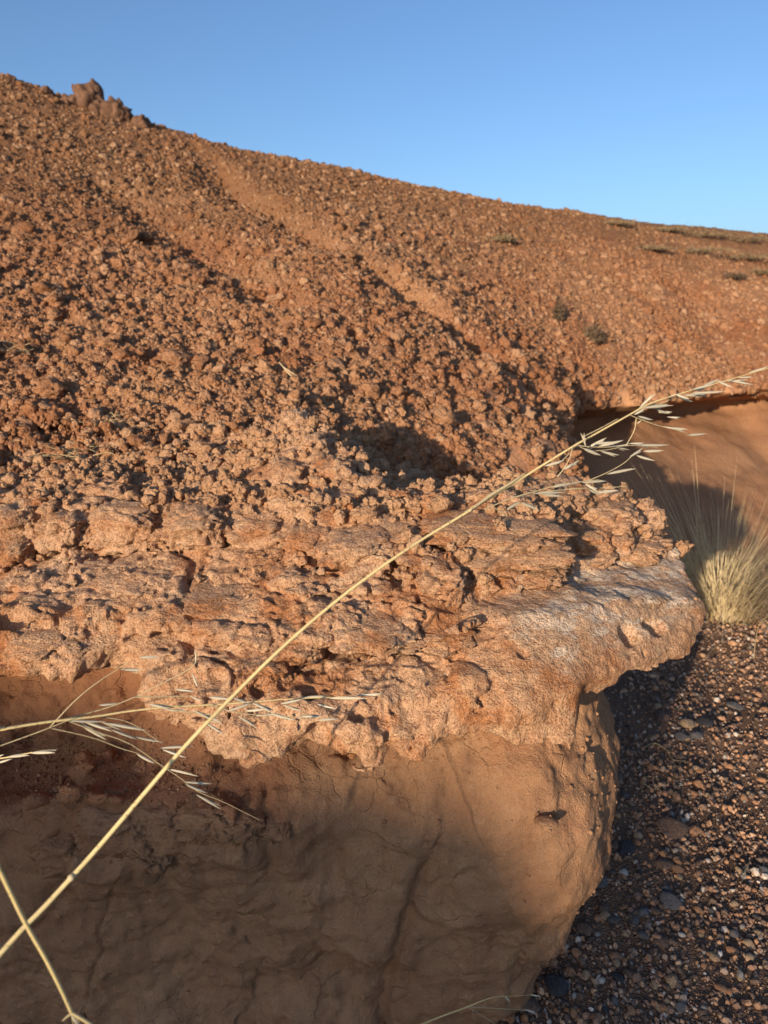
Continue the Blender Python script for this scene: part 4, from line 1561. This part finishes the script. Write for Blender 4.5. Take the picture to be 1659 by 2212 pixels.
def spikelet_mesh(seed):
    """an oat spikelet along +x, one unit long: two papery pointed glumes that part towards the tip, a floret and a hair-like awn"""
    r_ = random.Random(seed)
    V, F = [], []

    def glume(ang, yaw, ln, wd):
        b0 = len(V)
        n = 8
        for i in range(n):
            t = i / (n - 1)
            w_ = wd * (math.sin(math.pi * min(1, t * 1.02)) ** .8) * (1 - .35 * t) + .004
            cx = ln * t
            off = math.sin(ang) * ln * t * t * .9
            side = math.sin(yaw) * ln * t * t
            for k in range(5):
                a_ = -1 + k * .5
                V.append((cx, side + a_ * w_, off + (1 - a_ * a_) * w_ * .75 * (1 if ang >= 0 else -1)))
        for i in range(n - 1):
            for k in range(4):
                q = (b0 + i * 5 + k, b0 + i * 5 + k + 1, b0 + i * 5 + 6 + k, b0 + i * 5 + 5 + k)
                F.append(q)
    op = r_.uniform(.05, .28)
    glume(op, r_.uniform(-.08, .08), 1.0, r_.uniform(.075, .10))
    glume(-op * r_.uniform(.4, 1), r_.uniform(-.1, .1), r_.uniform(.85, 1.0), r_.uniform(.07, .095))
    if r_.random() < .6:
        glume(op * .2, r_.uniform(-.05, .05), .8, .05)
    return mesh_np('spikelet', np.array(V), np.array(F))


SPK = [spikelet_mesh(40 + k) for k in range(6)]
for me in SPK:
    me.materials.append(M['husk'])


def spikelet(root, a_, b_, k):
    """a spikelet from point a to point b as a part of the stalk"""
    a_, b_ = np.array(a_), np.array(b_)
    d = b_ - a_
    ln = np.linalg.norm(d)
    o = bpy.data.objects.new('spikelet', SPK[k % 6])
    COL.objects.link(o)
    o.parent = root
    X = Vector(d).normalized()
    Z = Vector((0, -.85, .5)); Z = (Z - X * Z.dot(X)).normalized()      # the flat side leans up and outwards
    Y = Z.cross(X)
    o.rotation_mode = 'QUATERNION'
    o.rotation_quaternion = Matrix((X, Y, Z)).transposed().to_quaternion() @ Euler((random.uniform(-.6, .6), 0, 0)).to_quaternion()
    o.location = a_ - np.array(root.location)
    wd = min(1.1, .019 / max(ln, .008)) * .85
    o.scale = (ln, ln * wd, ln * wd)
    return o


def tubes(root, name, lines, rad, mat, sides=6, n=14):
    for pts in lines:
        V, F = tube(spline(pts, n), rad, sides, root.location)
        o = link(name, mesh_np(name, V, F), mat, root)
    return o


def conv(kind, c):
    if kind == 2: return 829.5 + c[0] / 2, 663.6 + c[1] / 2
    if kind == 3: return c[0] / 2, 1261 + c[1] / 2
    if kind == 5: return c[0] / 2, 1592.6 + c[1] / 2
    if kind == 6: return 829.5 + c[0] / 2, 1592.6 + c[1] / 2
    return c


# the long stalk that crosses the picture
def ystalk(u):
    return .33 + (.60 - .33) * np.clip(u, -60, 1700) / 1245.0


path = [(0, 2062), (100, 1955), (200, 1845), (300, 1728), (400, 1612), (500, 1507), (600, 1408), (700, 1320), (800, 1242), (900, 1173), (1000, 1112), (1100, 1050), (1180, 1000), (1245, 960)]
pts = [pt(u, v, ystalk(u)) for u, v in path]
foot = np.array([-.40, .06, 0.0])
d0 = pts[0] - pts[1]
pts = rooted(foot, pts)
root = empty('oat_stalk', foot)
tag(root, 'longest straw-coloured oat stalk crossing diagonally in front of the ledge from lower left', 'grass stalk', 'dry oat grass stalks')
stem = tubes(root, 'stem', [pts], (.0022, .0021, .0018, .0016, .0013, .0011, .0009), M['straw'], 10, 90)
for (u, v), (u2, v2), r_ in (((150, 1900), (158, 1891), .0021), ((1013, 1104), (1021, 1099), .0014)):       # joints
    V, F = tube(spline([pt(u, v, ystalk(u)), pt((u + u2) / 2, (v + v2) / 2, ystalk(u)), pt(u2, v2, ystalk(u2))], 7), (r_ * .8, r_ * 1.15, r_ * .8), 10, root.location)
    link('joint', mesh_np('joint', V, F), M['thin'], stem)
V, F = tube(spline([pt(u, v, ystalk(u) - .002) for u, v in ((1021, 1099), (1060, 1070), (1100, 1046), (1135, 1022))], 16), (.0015, .0015, .0012, .0004), 8, root.location)
link('sheath', mesh_np('sheath', V, F), M['thin'], stem)
P2 = lambda c, dy=0.0: pt(*conv(2, c), ystalk(conv(2, c)[0]) + dy)
top_axis = [(830, 593), (900, 555), (980, 510), (1060, 465), (1130, 425), (1200, 398), (1260, 380), (1350, 352), (1440, 328), (1530, 302), (1600, 280), (1660, 264)]
tubes(root, 'stem', [[P2(c) for c in top_axis]], (.0010, .0008, .0005, .0004), M['straw'], 6, 50)
br = [[(830, 593), (860, 600), (950, 605), (1080, 597), (1180, 605)], [(830, 597), (900, 620), (1000, 610), (1060, 590)], [(1060, 465), (1110, 485), (1180, 510), (1240, 525), (1310, 545)], [(1090, 478), (1082, 530), (1055, 582), (1040, 600)],
      [(870, 755), (960, 716), (1030, 678), (1075, 640)], [(440, 870), (560, 822), (650, 797), (740, 772), (870, 752), (930, 745)], [(560, 822), (680, 800), (760, 790), (900, 780)], [(700, 684), (760, 670), (830, 600)], [(750, 732), (775, 700), (800, 655), (815, 605)],
      [(860, 560), (940, 520), (1010, 482)], [(1130, 425), (1200, 415), (1260, 385)], [(350, 885), (450, 820), (540, 765)], [(480, 868), (530, 905)], [(800, 785), (960, 780), (1050, 773)]]
tubes(root, 'branch', [[P2(c, .012 * math.sin(i * 2.1)) for c in l_] for i, l_ in enumerate(br)], (.00055, .0004, .0003), M['thin'], 5, 16)
sp = [(1575, 284, 1660, 262), (1480, 312, 1588, 335), (1440, 318, 1497, 345), (1530, 305, 1590, 303), (1375, 342, 1445, 316), (1390, 350, 1330, 362), (1335, 354, 1415, 338), (1325, 372, 1470, 365), (1290, 380, 1398, 380), (1270, 388, 1332, 412), (1260, 376, 1315, 398), (1235, 385, 1275, 374), (1480, 318, 1570, 322),
      (1100, 440, 1167, 372), (1115, 436, 1240, 420), (1180, 445, 1234, 462), (1185, 455, 1242, 453), (1222, 474, 1280, 479), (1200, 514, 1312, 540), (1308, 553, 1387, 548), (1088, 508, 1118, 484), (1096, 470, 1160, 490), (1080, 465, 1130, 440), (1215, 520, 1300, 528), (1130, 430, 1210, 442),
      (872, 605, 855, 540), (878, 608, 945, 572), (890, 612, 962, 566), (925, 602, 1030, 578), (935, 622, 1012, 642), (945, 604, 1062, 602), (1000, 608, 1066, 590), (1058, 588, 1118, 592), (1075, 596, 1230, 598), (1120, 622, 1202, 622), (1060, 648, 1118, 612), (1090, 640, 1162, 667), (960, 722, 1084, 695), (980, 595, 1050, 622), (905, 590, 990, 585),
      (860, 610, 930, 640), (1095, 588, 1140, 605), (725, 778, 852, 760), (855, 758, 955, 748), (868, 764, 925, 792), (885, 788, 935, 812), (918, 800, 1008, 793), (645, 805, 780, 798), (680, 808, 765, 820), (528, 877, 585, 838), (590, 846, 665, 868), (695, 686, 778, 665), (772, 702, 842, 668), (735, 770, 790, 765)]
for k, (a0, a1, b0, b1) in enumerate(sp):
    dy = .012 * math.sin(k * 1.7)
    spikelet(root, P2((a0, a1), dy), P2((b0, b1), dy + random.uniform(-.006, .006)), k)

# a second stalk that comes in from the left across the overhang
y2 = lambda u: np.interp(u, [-100, 0, 300, 600, 900], [.46, .48, .53, .57, .585])
P3_ = lambda c, dy=0.0: pt(*conv(3, c), y2(conv(3, c)[0]) + dy)
foot = np.array([-.95, .28, 0.0])
root = empty('oat_stalk', foot)
tag(root, 'thinner oat stalk with pale spikelets reaching in from the left across the overhang', 'grass stalk', 'dry oat grass stalks')
st = [(-60, 640), (0, 630), (150, 605), (280, 588), (420, 572), (560, 550), (700, 535), (860, 525), (1000, 517), (1150, 505), (1300, 495), (1450, 490), (1650, 480)]
sp3 = [P3_(c) for c in st]
tubes(root, 'stem', [rooted(foot, sp3)], (.0018, .0016, .0013, .0010, .0007, .0003), M['straw'], 8, 70)
br = [[(215, 620), (330, 500), (430, 420), (555, 340)], [(280, 585), (450, 540), (580, 490), (700, 430), (830, 360), (852, 300)], [(580, 490), (700, 487), (830, 485)], [(215, 622), (400, 665), (520, 710), (600, 735), (650, 770)],
      [(290, 590), (420, 640), (560, 690), (690, 780), (780, 840), (860, 900), (960, 940), (1120, 1020)], [(-60, 722), (100, 665), (215, 622), (290, 592)], [(420, 572), (560, 600), (700, 690)], [(700, 535), (850, 560), (960, 570)], [(900, 525), (1050, 560), (1180, 570), (1370, 580)]]
tubes(root, 'branch', [[P3_(c, .008 * math.sin(i * 2.3)) for c in l_] for i, l_ in enumerate(br)], (.0006, .00045, .0003), M['thin'], 5, 18)
sp = [(290, 590, 450, 602), (360, 620, 462, 668), (370, 600, 485, 630), (430, 592, 525, 632), (460, 602, 632, 634), (480, 630, 592, 672), (580, 660, 702, 690), (690, 710, 832, 700), (700, 715, 805, 752), (590, 735, 668, 778), (720, 800, 858, 826), (790, 855, 915, 866), (800, 865, 892, 908), (845, 910, 958, 968),
      (830, 545, 942, 592), (890, 600, 968, 652), (900, 490, 1002, 500), (1000, 490, 1092, 522), (980, 550, 1082, 524), (1025, 570, 1115, 618), (1090, 515, 1185, 552), (1100, 570, 1202, 565), (1170, 560, 1275, 592), (1210, 520, 1305, 498), (1220, 525, 1305, 550), (1370, 520, 1455, 541), (1280, 575, 1392, 570), (1370, 590, 1462, 584),
      (1420, 495, 1585, 492), (1540, 482, 1652, 477), (720, 545, 802, 552), (755, 455, 838, 466), (820, 485, 872, 507), (425, 525, 505, 520), (600, 320, 688, 314), (520, 370, 618, 374), (845, 345, 850, 288), (855, 447, 828, 384), (640, 520, 740, 535), (340, 595, 420, 640), (880, 560, 960, 600), (1300, 492, 1420, 485), (1060, 550, 1150, 545)]
for k, (a0, a1, b0, b1) in enumerate(sp):
    dy = .008 * math.sin(k * 1.3)
    spikelet(root, P3_((a0, a1), dy), P3_((b0, b1), dy + random.uniform(-.005, .005)), k)

# a drooping panicle at the left edge
foot = np.array([-1.05, .30, 0.0])
root = empty('oat_stalk', foot)
tag(root, 'short drooping oat panicle poking in at the left picture edge below the overhang', 'grass stalk', 'dry oat grass stalks')
PL = lambda c: pt(*conv(3, c), .50)
a_ = PL((-160, 790))
tubes(root, 'stem', [rooted(foot, [a_, PL((-40, 762)), PL((60, 745)), PL((140, 728))])], (.0018, .0012, .0008, .0004), M['straw'], 6, 40)
for k, s in enumerate([(-20, 775, 52, 762), (28, 750, 132, 735), (130, 732, 246, 722), (-60, 760, 20, 740)]):
    spikelet(root, PL(s[:2]), PL(s[2:]), k)

# a bent stem in the lower left corner
foot = np.array([-.36, .30, 0.0])
P5 = lambda c: pt(*conv(5, c), .30)
root = empty('dry_grass', P5((-60, 460)))
tag(root, 'thin bare bent straw stem crossing behind the long stalk in the lower left corner', 'grass stalk', 'dry oat grass stalks')
tubes(root, 'stem', [[P5((-60, 460)), P5((0, 575)), P5((60, 700)), P5((120, 820)), P5((200, 960)), P5((270, 1100)), P5((310, 1190))]], (.0013, .0012, .0011), M['straw'], 7, 40)
tubes(root, 'stem', [rooted((.02, .36, 0), [P5((470, 1310)), P5((390, 1240)), P5((310, 1190))])], (.0008, .0010), M['straw'], 6, 30)
tubes(root, 'branch', [[P5((310, 1190)), P5((270, 1225))], [P5((310, 1190)), P5((318, 1240))]], (.0006, .0003), M['thin'], 5, 6)
spikelet(root, P5((305, 1195)), P5((345, 1245)), 2)

# a little panicle at the foot of the wall
root = empty('dry_grass', pt(*conv(6, (120, 1262)), .66))
P6 = lambda c: pt(*conv(6, c), .66)
tag(root, 'thin straw panicle lying against the foot of the earth wall at the bottom edge', 'grass stalk', 'dry oat grass stalks')
tubes(root, 'stem', [[P6((60, 1290)), P6((150, 1246)), P6((250, 1205)), P6((360, 1165)), P6((420, 1140)), P6((480, 1122)), P6((560, 1118)), P6((640, 1112))]], (.0012, .0011, .0008, .0004, .0002), M['straw'], 6, 40)
tubes(root, 'branch', [[P6((360, 1165)), P6((420, 1200)), P6((480, 1240))], [P6((360, 1165)), P6((500, 1172)), P6((615, 1180))], [P6((380, 1170)), P6((390, 1225))]], (.0004, .0003), M['thin'], 5, 12)
for k, s in enumerate([(630, 1112, 676, 1122), (608, 1176, 658, 1190), (520, 1118, 545, 1140)]):
    spikelet(root, P6(s[:2]), P6(s[2:]), k)

# loose spikelets caught on the ledge
for k, (s, lab) in enumerate([((555, 1018, 668, 1018), 'loose pale oat husk caught on the layered rock in mid ledge'), ((690, 1050, 795, 1060), 'loose oat husk with long awn on the right end of the layered rock')]):
    ua, va = conv(2, s[:2]); ub, vb = conv(2, s[2:])
    h = hit(ledge, ua, va)
    ya = h[0][1] - .012
    root = empty('oat_husk', pt(ua, va, ya))
    tag(root, lab, 'oat husk', 'loose oat husks on the ledge')
    spikelet(root, pt(ua, va, ya), pt(ub, vb, ya), k)
    tubes(root, 'awn', [[pt(ub, vb, ya), pt(ub + 40, vb + 4, ya)]], (.0002, .0001), M['thin'], 4, 4)


# ------------------------------------------------------------------ tussock
def blades(name, n, spread, hmin, hmax, lean, wd, parent, mat, seed, bias=(0, 0)):
    r_ = np.random.default_rng(seed)
    V, F = [], []
    for k in range(n):
        a_ = r_.uniform(0, 6.283)
        rr_ = spread * math.sqrt(r_.random())
        b = np.array([rr_ * math.cos(a_), rr_ * math.sin(a_), 0])
        h_ = r_.uniform(hmin, hmax)
        out = np.array([math.cos(a_), math.sin(a_), 0]) * lean * (rr_ / spread + .25) * h_ * r_.uniform(.4, 1.5) + np.array([bias[0], bias[1], 0]) * h_ * r_.uniform(.2, 1.3) + r_.normal(size=3) * .20 * h_
        droop = r_.uniform(0, .6) * h_ * (rr_ / spread)
        w_ = wd * r_.uniform(.6, 1.3)
        side = np.array([-math.sin(a_ + .6), math.cos(a_ + .6), 0])
        side = side * .7 + np.array([.7, 0, 0])
        side /= np.linalg.norm(side)
        i0 = len(V)
        m_ = 7
        for i in range(m_):
            t = i / (m_ - 1)
            p = b + out * t ** 1.4 + np.array([0, 0, h_ * t - droop * t ** 3])
            q = w_ * (1 - t) ** .6 * .5 + .0001
            V += [p - side * q, p + side * q]
        for i in range(m_ - 1):
            F.append((i0 + 2 * i, i0 + 2 * i + 1, i0 + 2 * i + 3, i0 + 2 * i + 2))
    o = link(name, mesh_np(name, np.array(V), np.array(F)), mat, parent)
    tag(o, kind='stuff')
    return o


M['tuss'] = mat_straw('tussock_straw', (.62, .49, .28), (.74, .60, .36), .6)
M['tuss2'] = mat_straw('tussock_dry', (.40, .30, .15), (.52, .40, .21), .7)
d = ray(1560, 1312); t_ = 1.0 / -d[2]
tp = CAM + d * t_
tp[2] = floor_z(np.array([tp[0]]), np.array([tp[1]]))[0]
root = empty('grass_tussock', tp)
tag(root, 'large pale yellow grass tussock on the gully floor behind the ledge tip', 'grass tussock')
blades('blades', 900, .12, .14, .40, .75, .0027, root, M['tuss'], 1, (.05, 0))
blades('low_blades', 300, .15, .06, .22, 1.2, .0024, root, M['tuss2'], 2, (.1, 0))
# single dry stalks near it
for k, (l_, lab) in enumerate([([(1628, 1425), (1632, 1385), (1640, 1350), (1659, 1330)], 'single dry grass stalk standing right of the tussock'), ([(1522, 1415), (1545, 1393), (1570, 1370)], 'short dry straw lying below the tussock'), ([(1462, 1468), (1475, 1500), (1488, 1535)], 'thin grey straw lying on the shaded gravel under the ledge tip'),
                               ([(1390, 1627), (1412, 1620), (1440, 1630), (1452, 1655), (1480, 1650)], 'curly dry rootlet on the gravel below the ledge tip'), ([(1385, 1700), (1395, 1713), (1415, 1715), (1420, 1700), (1405, 1690), (1388, 1697)], 'looped dry rootlet on the gravel beside the wall'),
                               ([(1612, 1868), (1605, 1895), (1620, 1860), (1600, 1915)], 'small withered grey sprig on the right gravel')]):
    pp = []
    for i, (u, v) in enumerate(l_):
        d = ray(u, v)
        p = CAM + d * (.985 / -d[2])
        if k == 0:
            b0 = CAM + ray(*l_[0]) * (1.0 / -ray(*l_[0])[2])
            p = pt(u, v, b0[1])
        else:
            p[2] = floor_z(np.array([p[0]]), np.array([p[1]]))[0] + .006 + .004 * (i % 2)
        pp.append(p)
    root = empty('dry_straw', pp[0])
    tag(root, lab, 'dry straw', 'dry straws on the gully floor')
    tubes(root, 'stem', [pp], (.0011, .0008, .0005), M['tuss2'], 5, 24)


# ------------------------------------------------------------------ plants and twigs on the slope
def tangle(name, u, v, half, n, lab, mat, seed, cat, h_=.5, grp=None):
    """a flat tangle of thin dry stems lying on the slope"""
    h = hit(ledge, u, v)
    h2 = hit(hillside, u, v)
    cand = [q for q in (h, h2) if q is not None]
    p = min(cand, key=lambda q: np.linalg.norm(q[0] - CAM))[0]
    s = axis_depth(p) / FD * half
    root = empty(name, p)
    r_ = np.random.default_rng(seed)
    V, F, b0 = [], [], 0
    for k in range(n):
        a_ = r_.uniform(0, 6.28); l_ = s * r_.uniform(.5, 1.3)
        c = np.array([r_.normal() * s * .45, r_.normal() * s * .35, s * .12 * r_.random()])
        e_ = np.array([math.cos(a_), math.sin(a_), r_.uniform(-.1, h_)]) * l_
        m_ = c + e_ * .5 + r_.normal(size=3) * s * .12
        vv, ff = tube(spline([c, m_, c + e_], 6), (.0009 * p[1] ** .7, .0005 * p[1] ** .7), 4)
        V.append(vv); F.append(ff + b0); b0 += len(vv)
    o = link('stems', mesh_np(name, np.vstack(V), np.vstack(F)), mat, root)
    tag(o, kind='stuff')
    tag(root, lab, cat, grp)
    return root


tangle('dry_weed', 175, 985, 60, 60, 'largest tangle of pale dry weed stems on the left slope', M['tuss2'], 1, 'dry weed', .35, 'dry weeds on the slope')
tangle('dry_weed', 235, 915, 50, 36, 'dry weed tangle just above the largest one on the left slope', M['tuss2'], 2, 'dry weed', .35, 'dry weeds on the slope')
tangle('dry_weed', 35, 760, 45, 26, 'sparse dry weed at the left picture edge on the slope', M['tuss2'], 3, 'dry weed', .5, 'dry weeds on the slope')
tangle('dry_weed', 690, 800, 22, 14, 'small grey dry weed behind the clod ridge in mid slope', M['tuss2'], 4, 'dry weed', .6, 'dry weeds on the slope')
h = hit(hillside, 628, 815)
pc = h[0]
root = empty('twig', pt(605, 785, pc[1] - .01))
tag(root, 'pale forked dry twig lying on the slope above the clod ridge', 'twig')
tubes(root, 'stem', [[pt(603, 782, pc[1] - .02), pt(625, 808, pc[1] - .02), pt(655, 838, pc[1] - .03)]], (.0016, .0012), M['tuss'], 5, 10)
tubes(root, 'branch', [[pt(612, 793, pc[1] - .02), pt(640, 812, pc[1] - .03), pt(650, 825, pc[1] - .03)]], (.0012, .0007), M['tuss'], 5, 8)

M['shrub'] = mat_straw('shrub_leaf', (.19, .13, .066), (.27, .19, .10), .75)
M['shrub2'] = mat_straw('dark_sprig', (.10, .065, .038), (.15, .10, .055), .75)


def shrub(u, v, a_, b_, lab, mat, seed, y=None, grp='low shrubs on the far slope'):
    if y is None:
        h = hit(hillside, u, v)
        if h is None:
            return
        p = h[0]
    else:
        p = pt(u, v, y)
    s = axis_depth(p) / FD
    root = empty('shrub', p)
    r_ = np.random.default_rng(seed)
    V, F = [], []
    for k in range(700):
        q = r_.normal(size=3) * np.array([.55, .55, .30])
        q[2] = abs(q[2]) * 1.1
        n_v = r_.normal(size=3); n_v /= np.linalg.norm(n_v)
        t_v = np.cross(n_v, r_.normal(size=3)); t_v /= np.linalg.norm(t_v)
        c = q * np.array([a_ * s, a_ * s, b_ * s * 1.6])
        l_ = .013 * r_.uniform(.5, 1.5); w_ = l_ * .22
        i0 = len(V)
        V += [c - t_v * l_, c + np.cross(n_v, t_v) * w_, c + t_v * l_, c - np.cross(n_v, t_v) * w_]
        F.append((i0, i0 + 1, i0 + 2, i0 + 3))
    o = link('foliage', mesh_np('foliage', np.array(V), np.array(F)), mat, root)
    tag(o, kind='stuff')
    for k in range(5):
        e_ = r_.normal(size=3) * np.array([a_ * s * .5, a_ * s * .5, 0]) + np.array([0, 0, b_ * s * .9])
        vv, ff = tube([np.array([0, 0, -.02]), e_ * .5, e_], (.004, .0015), 4)
        link('stem', mesh_np('stem', vv, ff), M['shrub2'], root)
    tag(root, lab, 'shrub', grp)


for k, (u, v, a_, b_, lab, mt) in enumerate([
        (1283, 738, 18, 26, 'small dark sprig standing alone above the alcove on the far slope', 'shrub2'), (1085, 522, 26, 10, 'dark green low shrub in the middle of the far slope', 'shrub'), (1330, 486, 26, 8, 'leftmost olive shrub hugging the right skyline', 'shrub'),
        (1440, 500, 30, 9, 'second olive shrub from the left along the right skyline', 'shrub'), (1525, 512, 34, 10, 'third olive shrub from the left along the right skyline', 'shrub'), (1610, 522, 36, 11, 'olive shrub at the right end of the skyline', 'shrub'),
        (1500, 545, 40, 10, 'wide olive shrub just under the third skyline shrub', 'shrub'), (1600, 560, 44, 11, 'broad olive shrub below the right end of the skyline', 'shrub'), (1645, 592, 30, 10, 'lowest olive shrub at the right picture edge', 'shrub'), (1405, 540, 24, 8, 'small olive shrub below the skyline right of centre', 'shrub'),
        (1580, 600, 26, 8, 'small dull shrub left of the lowest right edge shrub', 'shrub2'), (1205, 690, 8, 26, 'thin dark upright weed on the far slope above the sprig', 'shrub2'),]):
    if 'skyline' in lab or 'olive' in lab:
        a_, b_ = a_ * 1.45, b_ * .8
    shrub(u, v, a_, b_, lab, M[mt], 30 + k)
print('all', time.time() - T0)
